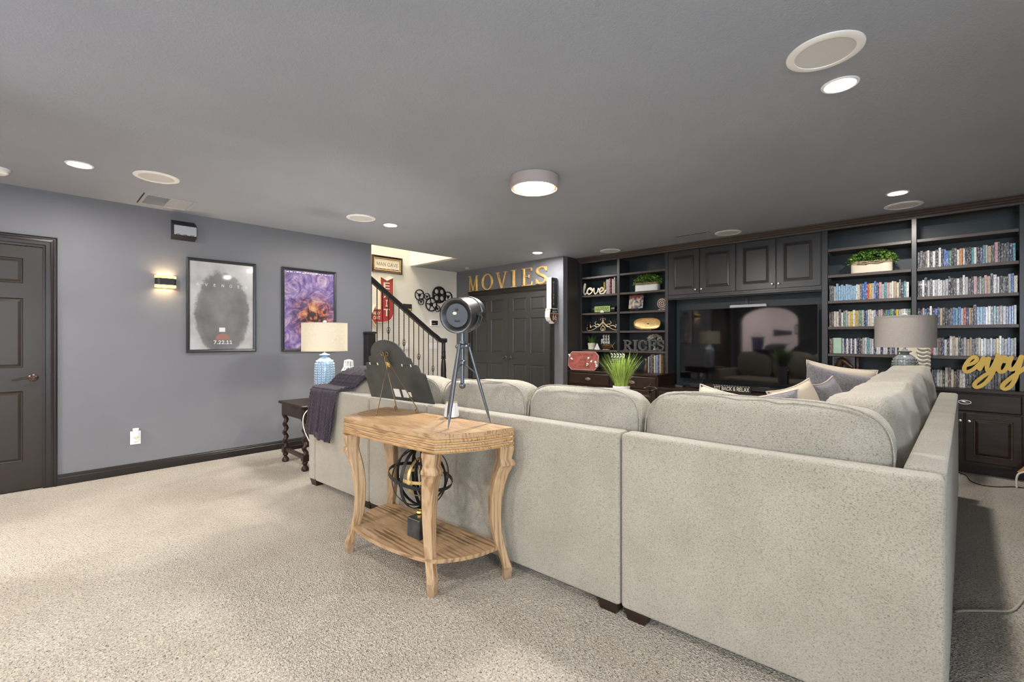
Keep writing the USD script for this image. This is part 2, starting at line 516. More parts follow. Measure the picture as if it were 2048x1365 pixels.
M['paper'] = mat('paper', (.68, .67, .62), .7)
M['red_sign'] = mat('red_enamel', (.36, .035, .035), .35, var=(9, .15))
M['red_wood'] = mat('red_washed_wood', (.31, .070, .052), .55, var=(22, .28))
M['shade_on'] = usdkit.material(stage, '/World/Looks/linen_shade', {
    'g': ('geometry', {}), 'm': ('mapping', {'scale': (1, 1, 6)}), 'n': ('noise_texture', {'scale': 60.0, 'detail': 3.0}),
    'r': ('rgb_ramp', {'ramp': [(.3, (.62, .57, .46)), (.7, (.74, .69, .57))]}),
    'd': ('diffuse_bsdf', {}), 't': ('translucent_bsdf', {}), 'x': ('mix_closure', {'fac': .14})},
    [('g.position', 'm.vector'), ('m.vector', 'n.vector'), ('n.fac', 'r.fac'), ('r.color', 'd.color'), ('r.color', 't.color'), ('d.BSDF', 'x.closure1'), ('t.BSDF', 'x.closure2')], surface='x.closure')
M['shade_off'] = mat('linen_shade_unlit', (.46, .42, .385), .85, var=(60, .08), stretch=(1, 1, 6))
M['bulb'] = emitter('downlight_lens', (1.0, .95, .89), L_SPOT)
M['bulb_flush'] = emitter('flush_diffuser', (1.0, .95, .88), L_FLUSH)
M['bulb_lamp'] = emitter('lamp_bulb', (1.0, .92, .80), L_LAMP * 6)
M['bulb_sconce'] = emitter('sconce_led', (1.0, .78, .45), L_SCONCE)
M['added_bulb_floor'] = emitter('added_lamp_globe', (.95, .96, 1.0), L_FLOOR)
M['glow_ring'] = emitter('sconce_glow', (1.0, .62, .22), 2.2)
M['added_bulb_stair'] = emitter('added_stair_light', (1.0, .93, .80), L_STAIR)
M['added_bulb_alcove'] = emitter('added_alcove_light', (1.0, .93, .90), L_ALCOVE)
M['bulb_sign'] = emitter('sign_bulb', (.9, .95, 1.0), 14.0)
M['copper'] = mat('copper_inside', (.75, .40, .15), .35, metal=.7)
M['taupe_metal'] = mat('taupe_metal', (.40, .345, .335), .5)
M['leaf'] = mat('boxwood_leaf', (.085, .20, .03), .45, var=(25, .5))
M['leaf_light'] = mat('boxwood_leaf_light', (.23, .38, .05), .45, var=(25, .4))
M['grass'] = mat('grass_blade', (.27, .40, .06), .5, var=(30, .4))
M['grass_dark'] = mat('dark_grass_blade', (.07, .16, .03), .5, var=(30, .4))
M['soil'] = mat('planter_moss', (.03, .035, .015), .9)
M['jute'] = mat('jute_band', (.36, .27, .17), .9, bump=(400, .001))
M['throw'] = mat('plum_knit', (.028, .017, .029), .9, sheen=.15, bump=(300, .002), var=(40, .2))
M['lavender'] = mat('lavender_grey_cloth', (.15, .138, .155), .9, sheen=.3, var=(90, .35), bump=(400, .001))
M['cream_cloth'] = mat('cream_cloth', (.52, .45, .345), .9, sheen=.2, bump=(300, .001))
M['piping'] = mat('pale_piping', (.60, .50, .42), .8)
M['flower'] = mat('cream_petal', (.66, .60, .52), .7)
M['chalk'] = mat('painted_board_back', (.040, .041, .038), .6, var=(7, .35))
M['hide'] = mat('bronze_figure', (.09, .052, .03), .35, metal=.3, var=(30, .4))
M['navy'] = mat('navy_felt', (.03, .035, .08), .85)
M['grey_text'] = mat('print_grey', (.25, .22, .20), .6)
M['dark_text'] = mat('print_dark', (.03, .02, .02), .6)
M['tv'] = mat('tv_screen', (.002, .002, .003), .04, spec=.7, extra={'ior': 1.5})
M['tan'] = mat('tan_wood', (.50, .29, .10), .45, var=(30, .2))
M['pane'] = usdkit.material(stage, '/World/Looks/window_pane', {'f': ('fresnel', {'IOR': 1.45}), 't': ('transparent_bsdf', {}), 'g': ('glossy_bsdf', {'roughness': .01}), 'x': ('mix_closure', {})},
    [('f.fac', 'x.fac'), ('t.BSDF', 'x.closure1'), ('g.BSDF', 'x.closure2')], surface='x.closure')

# ================================================================== THE ROOM
H = 2.54
LW, BW, MWX, WW = 5.57, 6.36, 5.60, 6.80          # left wall, bookcase wall, closet wall, stair wall
XB, YR = -4.2, -3.6                               # back wall, right wall
structure('floor', bx(-4.4, 6.6, YR - .2, 7.3, -.12, 0), M['carpet'], 'speckled beige frieze carpet', 'floor')
# ceiling with the stair opening cut out
hole = sbox(.8, 5.61, 4.65, 6.95)
structure('ceiling', prism(sbox(XB - .2, YR - .2, 6.6, 7.0).difference(hole), .06, H), M['ceiling'], 'dark grey stomp-textured ceiling', 'ceiling')


def wall_y(y0, y1, x0, x1, z0, z1, holes=()):
    p = sbox(x0, z0, x1, z1)
    for h in holes:
        p = p.difference(h if hasattr(h, 'area') else sbox(*h))
    return place(prism(p, y1 - y0), (0, y1, 0), (1, 0, 0), (0, 0, 1), (0, -1, 0))


def wall_x(x0, x1, y0, y1, z0, z1, holes=()):
    p = sbox(-y1, z0, -y0, z1)
    for h in holes:
        p = p.difference(h if hasattr(h, 'area') else sbox(*h))
    return place(prism(p, x1 - x0), (x1, 0, 0), (0, -1, 0), (0, 0, 1), (-1, 0, 0))


XA = -1.07
DX0, DX1, DH = -.77, .062, 2.055
structure('wall_left', wall_y(LW, LW + .11, XA - .14, 3.12, 0, H, [(DX0, -1, DX1, DH)]), M['wall'], 'blue-grey painted wall with the posters', 'wall')
structure('wall_stairs', cat(wall_y(WW, WW + .1, -1.2, MWX, 0, 5.2), bx(4.55, 4.649, 5.61, WW - .001, H + .0005, 5.2), bx(.801, .9, 5.61, WW - .001, H + .0005, 5.2), bx(.801, 4.649, 5.501, 5.609, H + .0005, 5.2)), M['wall_white'], 'warm white stairwell wall', 'wall')
structure('ceiling_stairs', bx(.7, 4.75, 5.5, 6.9, 5.21, 5.3), M['wall_white'], 'white ceiling over the stairwell', 'ceiling')
DDY0, DDY1 = 4.505, 6.365
structure('wall_closet', wall_x(MWX, MWX + .11, 4.25, WW, 0, H, [(-DDY1, -1, -DDY0, 2.075)]), M['wall'], 'blue-grey wall around the closet doors', 'wall')
structure('wall_jog', bx(MWX + .111, BW + .1, 4.25, 4.36, 0, H), M['wall_dark'], 'dark painted return wall beside the bookcase', 'wall')
structure('wall_bookcase', bx(BW, BW + .1, YR, 4.249, 0, H), M['wall_dark'], 'dark wall behind the built-in bookcases', 'wall')
structure('wall_closet_back', bx(6.2, 6.3, 4.361, 6.9, 0, H), M['wall_dark'], 'closet interior wall', 'wall')
# wall with the arched opening seen in the television; the room goes on deeper beside it
t = np.linspace(0, np.pi, 25)
XA, AY0, AY1, ASP, AAP = -1.07, 3.93, 5.40, 1.735, 2.10
arch = Polygon([(-AY1, -1), (-AY0, -1)] + [(-(AY0 + AY1) / 2 + (AY1 - AY0) / 2 * math.cos(a), ASP + (AAP - ASP) * math.sin(a)) for a in t])
structure('wall_arch', wall_x(XA - .14, XA, 3.1, LW, 0, H, [arch]), M['wall'], 'grey wall with the arched opening', 'wall')
structure('wall_back', wall_x(XB - .14, XB, YR - .14, 3.1, 0, H, [(.5, .82, 2.3, 2.12)]), M['wall'], 'grey back wall with the window', 'wall')
structure('wall_back_left', bx(XB, XA - .141, 3.101, 3.2, 0, H), M['wall'], 'grey wall beside the games room', 'wall')
structure('wall_right', wall_y(YR - .14, YR, XB, 6.6, 0, H, [(-2.25, .82, -.15, 2.12)]), M['wall'], 'grey wall with the window', 'wall')
XG = -3.3
structure('wall_alcove', cat(bx(XG - .1, XG, 3.201, 7.3, 0, H), bx(XG, XA - .141, 7.2, 7.3, 0, H), bx(XA - .2, XA - .141, LW, 7.2, 0, H), bx(XG, XA - .141, 3.201, 3.21, 0, H)), M['wall_alcove'], 'pale walls of the games room beyond the arch', 'wall')
structure('ceiling_alcove', bx(XG - .1, XA - .142, 7.001, 7.3, H, H + .06), M['wall_alcove'], 'pale ceiling of the games room', 'ceiling')


def window(n, O, W, w, h):
    t = Thing(f'window_{n}', 'white double window letting in daylight', 'window', O, kind='structure')
    fr = cat(rect_sweep(-w / 2, w / 2, 0, h, [(0, 0), (0, .05), (.05, .05), (.05, 0)]), mv(bx(-.03, .03, .05, h - .05, .0, .045), (0, 0, 0)), bx(-w / 2 + .05, w / 2 - .05, h / 2 - .02, h / 2 + .02, 0, .04))
    t.part('window_frame', place(fr, O, **W), M['white'])
    t.part('window_pane', place(bx(-w / 2 + .02, w / 2 - .02, .02, h - .02, .012, .018), O, **W), M['pane'])


window(1, (XB - .1, -1.4, .82), dict(A=(0, 1, 0), B=(0, 0, 1), N=(1, 0, 0)), 1.8, 1.3)
window(2, (-1.2, YR - .1, .82), dict(A=(-1, 0, 0), B=(0, 0, 1), N=(0, 1, 0)), 2.1, 1.3)

# baseboards
BPROF = Polygon([(0, 0), (.016, 0), (.016, .062), (.012, .068), (.012, .078), (.006, .09), (0, .095)])


def baseboard(side, x0, x1, y):
    m = prism([(p[0], p[1]) for p in BPROF.exterior.coords[:-1]], x1 - x0)
    structure('baseboard_' + side, place(m, (x0, y, 0), (0, -1, 0), (0, 0, 1), (1, 0, 0)), M['trim'], 'dark stepped baseboard under the posters' if side == 'left' else 'dark stepped baseboard', 'baseboard', smooth=False)


baseboard('left', .148, 3.12, LW)
baseboard('left_far', XA, DX0 - .09, LW)
CAS = [(0, 0), (0, .016), (.012, .021), (.020, .021), (.024, .014), (.040, .016), (.046, .012), (.070, .012), (.076, .006), (.088, .004), (.088, 0)]


def casing(a0, a1, top, O, W, name, label):
    """door casing: outer edges a0..a1, profile swept up, over and down"""
    prof = [(d, h) for d, h in CAS]
    v, f = [], []
    for d, h in prof:
        v += [(a0 + d, 0, h), (a0 + d, top - d, h), (a1 - d, top - d, h), (a1 - d, 0, h)]
    for i in range(len(prof) - 1):
        for k in range(3):
            a, b = 4 * i + k, 4 * i + k + 1
            f.append((a, a + 4, b + 4, b))
    structure(name, place((np.array(v, float), np.array(f)), O, **W), M['trim'], label, 'door trim', smooth=False)


casing(DX0 - .083, DX1 + .083, DH + .088, (0, LW - .001, 0), WL, 'trim_1', 'dark moulded casing round the left door')
casing(-DDY1 - .083, -DDY0 + .083, 2.06 + .075, (MWX - .001, 0, 0), WX, 'trim_2', 'dark moulded casing round the closet doors')

PANEL = [(0, -.002), (.006, -.009), (.012, -.010), (.030, -.003), (.036, -.003)]


def door_leaf(t, O, W, w, h, m, under=None):
    """six-panel leaf: a slab with holes, each panel a part of its own"""
    st, mid = .115, .10
    cw = (w - 2 * st - mid) / 2
    cols = [(st, st + cw), (st + cw + mid, w - st)]
    rows = [(.235, .825), (1.02, 1.60), (1.725, 1.935)]
    p = sbox(0, 0, w, h)
    for a0, a1 in cols:
        for b0, b1 in rows:
            p = p.difference(sbox(a0, b0, a1, b1))
    slab = t.part('leaf', place(prism(p, .014, -.014), O, **W), m, smooth=False, under=under)
    t.part('leaf_core', place(bx(0, w, 0, h, -.036, -.0145), O, **W), m, smooth=False, under=under)
    for a0, a1 in cols:
        for b0, b1 in rows:
            t.part('panel', place(rect_sweep(a0, a1, b0, b1, PANEL, fill=True), O, **W), m, smooth=False, under=under)


def lever(t, O, W, side, m):
    """lever handle: rose, neck and curved lever pointing to side (+1 / -1)"""
    c = lathe([(0, 0), (.032, 0), (.032, .004), (.026, .010), (.013, .014), (.011, .045), (0, .046)], 20)
    path = spline([(0, 0, .040), (side * .02, .003, .046), (side * .06, .000, .046), (side * .10, -.012, .044), (side * .125, -.010, .044)], 5)
    lv = tube(path, np.interp(np.linspace(0, 1, len(path)), [0, .3, 1], [.011, .009, .005]), 8)
    t.part('handle', place(cat(c, lv), O, **W), m)


d = Thing('door_1', 'dark six-panel door at the left edge', 'door', ((DX0 + DX1) / 2, LW + .02, 0), kind='structure')
door_leaf(d, (DX0 + .005, LW + .012, .012), WL, DX1 - DX0 - .01, DH - .018, M['door'])
lever(d, (.0, LW + .011, .945), WL, -1, M['bronze'])
d.part('jamb', cat(bx(DX0 - .0, DX0 + .004, LW, LW + .11, 0, DH), bx(DX1 - .004, DX1, LW, LW + .11, 0, DH), bx(DX0 + .004, DX1 - .004, LW, LW + .11, DH - .004, DH)), M['trim'])
d = Thing('door_2', 'pair of dark six-panel closet doors under the gold letters', 'door', (MWX + .02, 5.435, 0), kind='structure')
for y1 in (DDY1 - .004, 5.433):
    door_leaf(d, (MWX + .008, y1, .012), WX, .924, 2.052, M['ddoor'])
lever(d, (MWX + .007, 5.49, .945), WX, -1, M['steel'])
lever(d, (MWX + .007, 5.38, .945), WX, 1, M['steel'])
d.part('jamb', cat(bx(MWX, MWX + .1, DDY0, DDY0 + .003, 0, 2.07), bx(MWX, MWX + .1, DDY1 - .003, DDY1, 0, 2.07), bx(MWX, MWX + .1, DDY0 + .003, DDY1 - .003, 2.068, 2.0745)), M['trim'])

# ------------------------------------------------------------------ stairs
def rail_z(x):
    return 2.085 - .722 * (x - 3.19)


st = Thing('stairs', 'carpeted stairs rising behind the left wall', 'stairs', (3.5, 6.2, 0), kind='structure')
for i in range(13):
    x1 = 4.48 - .262 * i
    z = .185 * (i + 1)
    if z > 2.5:
        break
    st.part('step', bx(x1 - .262, x1, LW + .115, WW - .002, z - .185, z, .004), M['carpet'])
rl = Thing('stair_railing', 'black stair railing with twisted iron balusters', 'stair railing', (3.8, 5.70, 0))
YRL = 5.70
hp = [(2.9, YRL, rail_z(2.9)), (3.5, YRL, rail_z(3.5)), (4.0, YRL, rail_z(4.0)), (4.20, YRL, rail_z(4.2)), (4.29, YRL, rail_z(4.29) + .01), (4.37, YRL, 1.245), (4.48, YRL, 1.243)]
prof = np.array([(-.030, -.02), (-.026, -.034), (.026, -.034), (.030, -.02), (.026, .004), (.030, .016), (.022, .030), (0, .036), (-.022, .030), (-.030, .016), (-.026, .004)])
cp = spline(hp, 8)
T = np.gradient(cp, axis=0); T /= np.linalg.norm(T, axis=1, keepdims=True)
rows = []
for c, tt in zip(cp, T):
    upv = np.array([-tt[2], 0, tt[0]])
    rows.append(c + prof[:, :1] * np.array([0, 1, 0]) + prof[:, 1:] * upv)
n = len(prof)
v = np.vstack(rows); f = [(i * n + k, i * n + (k + 1) % n, (i + 1) * n + (k + 1) % n, (i + 1) * n + k) for i in range(len(cp) - 1) for k in range(n)]
f = np.array(f); v, f = arr((v, f))
f = np.vstack([f, [(0, k + 1, k) for k in range(1, n - 1)], [((len(cp) - 1) * n, (len(cp) - 1) * n + k, (len(cp) - 1) * n + k + 1) for k in range(1, n - 1)]])
rl.part('handrail', (v, f), M['rail'])
nx = 4.43
rl.part('newel', cat(lathe([(0, 1.0), (.032, 1.0), (.032, 1.06), (.038, 1.065), (.030, 1.075), (.030, 1.20), (.038, 1.21), (.0, 1.212)], 20, (nx, YRL, 0)),
                     lathe([(0, .0), (.044, 0), (.050, .66), (.044, .67), (.042, .70), (.043, .78), (.034, .92), (.026, .95), (.038, .958), (.040, .97), (.028, .98), (.038, .99), (.039, 1.0), (0, 1.001)], 20, (nx, YRL, 0))), M['rail'])
bxs = [3.195, 3.279, 3.364, 3.458, 3.539, 3.629, 3.712, 3.797, 3.88, 3.968, 4.053, 4.145, 4.229, 4.314]
knots = {3: 1.389, 6: 1.211, 9: 1.0, 12: .808}
for i, x in enumerate(bxs):
    z1 = (rail_z(x) if x < 4.3 else 1.26) - .036
    z0 = max(.185 * (math.floor((4.48 - x) / .262) + 1), 0) + .001
    zz = np.linspace(z0, z1, 70)
    tw = ((zz - z0) / (z1 - z0) > .25)
    a = np.where(tw, zz * 70, 0)
    ang = np.array([0, 1, 2, 3]) * np.pi / 2
    ring = np.stack([x + .0075 * np.cos(ang[None] + a[:, None]), YRL + .0075 * np.sin(ang[None] + a[:, None]), np.repeat(zz[:, None], 4, 1)], -1).reshape(-1, 3)
    f = np.array([(k * 4 + j, k * 4 + (j + 1) % 4, (k + 1) * 4 + (j + 1) % 4, (k + 1) * 4 + j) for k in range(69) for j in range(4)])
    b = rl.part('baluster', (ring, f), M['iron'], smooth=False)
    if i in knots:
        kz = knots[i]
        wires = []
        for q in range(4):
            th = np.linspace(0, np.pi, 12)
            wires.append(tube(np.stack([x + .024 * np.sin(th) * np.cos(q * np.pi / 2 + th * .9), YRL + .024 * np.sin(th) * np.sin(q * np.pi / 2 + th * .9), kz + .046 * np.cos(th)], -1), .0032, 5))
        rl.part('basket', cat(*wires), M['iron'], under=b)
pst = Thing('stair_end_post', 'tall black square post with a cap, left of the stair rail', 'post', (3.065, 5.515, 0))
pst.part('shaft', bx(3.005, 3.125, 5.46, 5.568, 0, 1.335, .006), M['rail'])
pst.part('cap', bx(2.995, 3.135, 5.45, 5.5685, 1.336, 1.365, .01), M['rail'])

# ------------------------------------------------------------------ ceiling fittings
def downlight(x, y, label, group=None, on=True):
    t = Thing('recessed_light', label, 'ceiling light', (x, y, H))
    t.part('trim_ring', mv(sc(lathe([(.062, .012), (.062, -.001), (.066, -.006), (.076, -.006), (.080, -.001), (.080, .0)], 40), (1, 1, 1)), (x, y, H - .0005)), M['white'])
    t.part('lens', cat(mv(lathe([(0, -.003), (.063, -.003)], 32), (x, y, H))), M['bulb'])


def flip(m):
    v, f = arr(m)
    return v, f[:, ::-1]


SPOTS = [(.232, 4.555, 'recessed light nearest the left door'), (2.748, 4.488, 'recessed light beside the speaker above the left table lamp'), (5.132, 4.367, 'small recessed light in front of the gold letters'),
         (5.171, .306, 'recessed light above the disc-filled shelves at the right'), (2.763, .382, 'large bright recessed light at the upper right, next to the big round speaker'),
         (-2.2, .4, None), (.2, .4, None)]  # unseen pair at the end, added to light the near carpet
for x, y, l in SPOTS:
    if l:
        downlight(x, y, l)
for x, y, l in SPOTS:
    if not l:
        downlight(x, y, {-2.2: 'added unseen recessed light behind the camera, nearer the %s' % ('arch' if y > 2 else 'back window'), .2: 'added unseen recessed light almost above the camera'}[x])


def speaker(x, y, label):
    t = Thing('ceiling_speaker', label, 'speaker', (x, y, H))
    t.part('rim', mv(lathe([(.112, -.004), (.114, -.009), (.132, -.010), (.145, -.005), (.146, 0)], 56), (x, y, H - .0005)), M['white'])
    t.part('grille', mv(lathe([(0, -.007), (.113, -.006)], 56), (x, y, H - .0005)), M['grille'])


for x, y, l in [(.667, 4.475, 'round white ceiling speaker above the wall sconce'), (2.37, 4.44, 'round white ceiling speaker between the second poster and the small recessed light'),
                (5.733, 3.505, 'round white ceiling speaker over the left bookcase tower'), (5.72, 1.885, 'round white ceiling speaker beside the ceiling vent over the cabinets'),
                (5.687, .293, 'round white ceiling speaker over the right bookcase tower'), (2.402, .388, 'largest round ceiling speaker, at the upper right')]:
    speaker(x, y, l)


def flush(x, y, label):
    t = Thing('flush_light', label, 'ceiling light', (x, y, H))
    t.part('drum', mv(lathe([(0, -.001), (.188, -.001), (.190, -.004), (.190, -.086), (.188, -.090), (.178, -.090), (.176, -.080), (.0, -.079)], 64), (x, y, H)), M['taupe_metal'])
    t.part('glow_ring', mv(flip(lathe([(.158, -.0835), (.1765, -.0845)], 64)), (x, y, H)), M['copper'])
    t.part('diffuser', mv(lathe([(0, -.087), (.150, -.087), (.160, -.084)], 64), (x, y, H)), M['bulb_flush'])


flush(2.715, 2.345, 'round drum ceiling light glowing over the sofa')
flush(-1.6, 2.345, 'added unseen drum ceiling light behind the camera')  # added out of view for front light

# return-air vent near the left wall
t = Thing('ceiling_vent', 'rectangular return vent with two panels near the left wall', 'vent', (.86, 5.23, H))
t.part('frame', mv(flip(place(rect_sweep(.668, 1.05, 5.03, 5.43, [(0, 0), (0, .007), (.022, .009), (.026, .004)]), (0, 0, H), (1, 0, 0), (0, 1, 0), (0, 0, -1))), (0, 0, -.0003)), M['vent'])
t.part('backing', bx(.69, 1.03, 5.05, 5.41, H - .0035, H - .0005), M['vent'])
t.part('divider', bx(.853, .867, 5.055, 5.405, H - .008, H - .004), M['vent'])
t.part('edge_gap', bx(.660, .6675, 5.03, 5.43, H - .004, H - .0005), M['black'])
for k in range(22):
    y = 5.062 + k * .0158
    t.part('louvre', rot(bx(.695, .852, y - .0055, y + .0055, H - .0078, H - .0066), 18, 'x', (0, y, H - .0072)), M['vent'])
t = Thing('ceiling_vent', 'slim dark slot vent in the ceiling over the wall cabinets', 'vent', (5.52, 2.25, H))
t.part('frame', bx(5.475, 5.585, 2.03, 2.46, H - .005, H - .0005, .002), M['vent'])
for k in (0, 1):
    t.part('slot', bx(5.49, 5.51, 2.06 + k * .2, 2.24 + k * .2, H - .0075, H - .0055), M['black'])
t = Thing('smoke_detector', 'white round smoke detector at the far left edge of the ceiling', 'smoke detector', (-.155, 5.10, H))
t.part('base', mv(lathe([(0, -.012), (.068, -.012), (.070, 0)], 32), (-.185, 5.10, H - .0005)), M['white'])
t.part('cover', mv(lathe([(0, -.044), (.045, -.042), (.060, -.03), (.062, -.0125)], 32), (-.185, 5.10, H - .0005)), M['white'])
t = Thing('smoke_detector', 'small dark smoke detector on the ceiling above the letter M', 'smoke detector', (5.36, 6.2, H))
t.part('base', mv(lathe([(0, -.01), (.06, -.01), (.062, 0)], 28), (5.36, 6.2, H - .0005)), M['vent'])
t.part('cover', mv(lathe([(0, -.036), (.04, -.034), (.05, -.0105)], 28), (5.36, 6.2, H - .0005)), M['vent'])
t = Thing('added_stair_lamp', 'added unseen lamp on the upper stairwell ceiling', 'ceiling light', (2.9, 6.2, 5.205))  # light source added for the white stairwell walls
t.part('base', mv(lathe([(0, 0), (.2, 0), (.2, -.03), (0, -.03)], 32), (2.9, 6.2, 5.205)), M['white'])
t.part('diffuser', mv(lathe([(0, -.09), (.15, -.075), (.19, -.031)], 32), (2.9, 6.2, 5.205)), M['added_bulb_stair'])
for i, (x, y) in enumerate([(-2.2, 4.3), (-2.2, 6.2)]):  # unseen lamps added so the arch room shows bright in the television
    t = Thing('added_games_lamp', ['added unseen lamp on the games room ceiling nearer the arch', 'added unseen lamp on the games room ceiling farther from the arch'][i], 'ceiling light', (x, y, H))
    t.part('base', mv(lathe([(0, 0), (.2, 0), (.2, -.03), (0, -.03)], 32), (x, y, H - .0005)), M['white'])
    t.part('diffuser', mv(lathe([(0, -.08), (.15, -.065), (.19, -.031)], 32), (x, y, H - .0005)), M['added_bulb_alcove'])

t = Thing('added_floor_lamp', 'added unseen globe floor lamp behind the camera', 'lamp', (-1.75, 2.86, 0))  # unseen lamp added for side shadows and a brighter ceiling
t.part('base', lathe([(0, .001), (.15, .001), (.15, .02), (.02, .035), (0, .036)], 32, (-1.75, 2.86, 0)), M['black'])
t.part('stem', rod((-1.75, 2.86, .03), (-1.75, 2.86, 1.31), .011, 12), M['black'])
t.part('globe', sphere((-1.75, 2.86, 1.45), .13, 3), M['added_bulb_floor'])

# ================================================================== SECTIONAL SOFA
P0 = np.array([1.912, 0.0, 0.0])
E1, E2 = np.array([-.061, .998, 0]), np.array([.998, .061, 0])      # along the long back, into the room
R1, R2 = np.array([.9997, -.022, 0]), np.array([.022, .9997, 0])    # along the right-hand run, into the room
EZ = np.array([0, 0, 1.0])


def SA(m):
    """sofa frame of the long run: (s along the back, t inward, z)"""
    v, f = arr(m)
    return P0 + v[:, :1] * E1 + v[:, 1:2] * E2 + v[:, 2:] * EZ, f[:, ::-1]


def SB(m):
    """sofa frame of the right-hand run: (r along it, t inward, z)"""
    v, f = arr(m)
    return P0 + v[:, :1] * R1 + v[:, 1:2] * R2 + v[:, 2:] * EZ, f


so = Thing('sectional_sofa', 'large light grey upholstered corner sofa seen from behind', 'sofa', (2.6, 1.6, 0))
SC = M['sofa']
for s0, s1 in [(0, 1.078), (1.084, 2.455), (2.461, 3.118), (3.124, 3.945)]:
    so.part('back_panel', SA(rbox(s0, s1, 0, .11, .05, .845, .018)), SC)
so.part('arm', SA(rbox(3.951, 4.06, 0, .95, .05, .634, .02)), SC)
for r0, r1 in [(.117, 1.05), (1.056, 1.78), (1.786, 3.12)]:
    so.part('back_panel', SB(rbox(r0, r1, 0, .11, .05, .845 + (.004 if r0 < .2 else 0), .018)), SC)
so.part('arm', SB(rbox(3.126, 3.235, 0, .95, .05, .634, .02)), SC)
for s0, s1 in [(.99, 1.9), (1.906, 2.9), (2.906, 3.945)]:
    so.part('seat_base', SA(rbox(s0, s1, .116, .94, .06, .29, .015)), SC)
for r0, r1 in [(.117, 1.05), (1.056, 2.05), (2.056, 3.12)]:
    so.part('seat_base', SB(rbox(r0, r1, .116, .94, .06, .29, .015)), SC)
for i, (s0, s1) in enumerate([(1.0, 1.98), (1.985, 2.96), (2.965, 3.94)]):
    so.part('seat_cushion', SA(mv(cushion(((s1 - s0) / 2, .40, .095), 7, .06, 10, i, .003, axis=2), ((s0 + s1) / 2, .545, .386))), SC)
for i, (r0, r1) in enumerate([(.122, 1.05), (1.055, 2.06), (2.065, 3.115)]):
    so.part('seat_cushion', SB(mv(cushion(((r1 - r0) / 2, .40, .095), 7, .06, 10, i + 4, .003, axis=2), ((r0 + r1) / 2, .545, .386))), SC)


def back_cushion(w, h, th, seed, n=4.8):
    m = cushion((w / 2, th / 2, h / 2), n, .26, 18, seed, .012, axis=1)
    v, f = m
    # sag and small puckers along the top edge
    top = np.clip((v[:, 2] - h * .28) / (h * .22), 0, 1)
    v[:, 2] += top * (.012 * np.sin(v[:, 0] * 5 + seed) + .010 * (meshkit.fbm(np.stack([v[:, 0] * 16, v[:, 1] * 16, v[:, 0] * 0 + seed], -1), 2, seed) - .5))
    return v, f


def seam(w, h, th, y):
    """piped seam round the big face of a back cushion"""
    a = np.linspace(0, 2 * np.pi, 64, endpoint=False)
    n = 4.6
    x = np.sign(np.cos(a)) * np.abs(np.cos(a)) ** (2 / n) * w / 2 * .985
    z = np.sign(np.sin(a)) * np.abs(np.sin(a)) ** (2 / n) * h / 2 * .985
    return tube(np.stack([x, np.full_like(x, y), z], -1), .0035, 5, closed=True)


for i, (s0, s1, z1) in enumerate([(3.225, 3.93, .985), (2.495, 3.215, .995), (1.755, 2.488, 1.01), (1.055, 1.748, 1.02), (.113, 1.045, 1.035)]):
    w, h = s1 - s0, z1 - .47
    place_c = lambda m: SA(mv(rot(m, -4, 'x'), ((s0 + s1) / 2, .245 if i < 4 else .255, .47 + h / 2)))
    p = so.part('back_cushion', place_c(back_cushion(w, h, .225 if i < 4 else .25, i + 1)), SC)
    so.part('seam', place_c(seam(w, h, .22, -.085)), SC, under=p)
for i, (r0, r1, z1) in enumerate([(.40, 1.48, 1.035), (1.472, 2.30, 1.043), (2.292, 3.11, 1.048)]):
    w, h = r1 - r0, z1 - .47
    place_c = lambda m: SB(mv(rot(m, -4, 'x'), ((r0 + r1) / 2, .265, .47 + h / 2)))
    p = so.part('back_cushion', place_c(back_cushion(w, h, .25, i + 11, 8.0)), SC)


def taper_leg(c, w0, w1, h):
    q = []
    for (w, z) in ((w1, 0), (w0, h)):
        q += [(c[0] + a * w / 2, c[1] + b * w / 2, z) for a, b in ((-1, -1), (1, -1), (1, 1), (-1, 1))]
    return arr(m3.Manifold.hull_points(np.array(q)))


for s, t in [(3.99, .05), (3.17, .05), (3.06, .05), (2.40, .05), (1.15, .05), (1.01, .05), (.06, .05), (3.99, .88), (2.0, .88), (1.05, .88)]:
    so.part('foot', SA(mv(sc(taper_leg((0, 0), .085, .065, .052), (1.25 if t < .1 else 1, 1, 1)), (s, t, 0))), M['espresso'], smooth=False)
for r, t in [(1.0, .05), (1.12, .05), (1.74, .05), (3.17, .05), (3.17, .88), (2.0, .88), (1.1, .88)]:
    so.part('foot', SB(mv(taper_leg((0, 0), .085, .065, .052), (r, t, 0))), M['espresso'], smooth=False)

# ------------------------------------------------------------------ knitted throw over the left end
th = Thing('knit_throw', 'plum knitted throw hanging over the left end of the sofa back', 'throw blanket', P0 + E1 * 3.7 + EZ * .85)
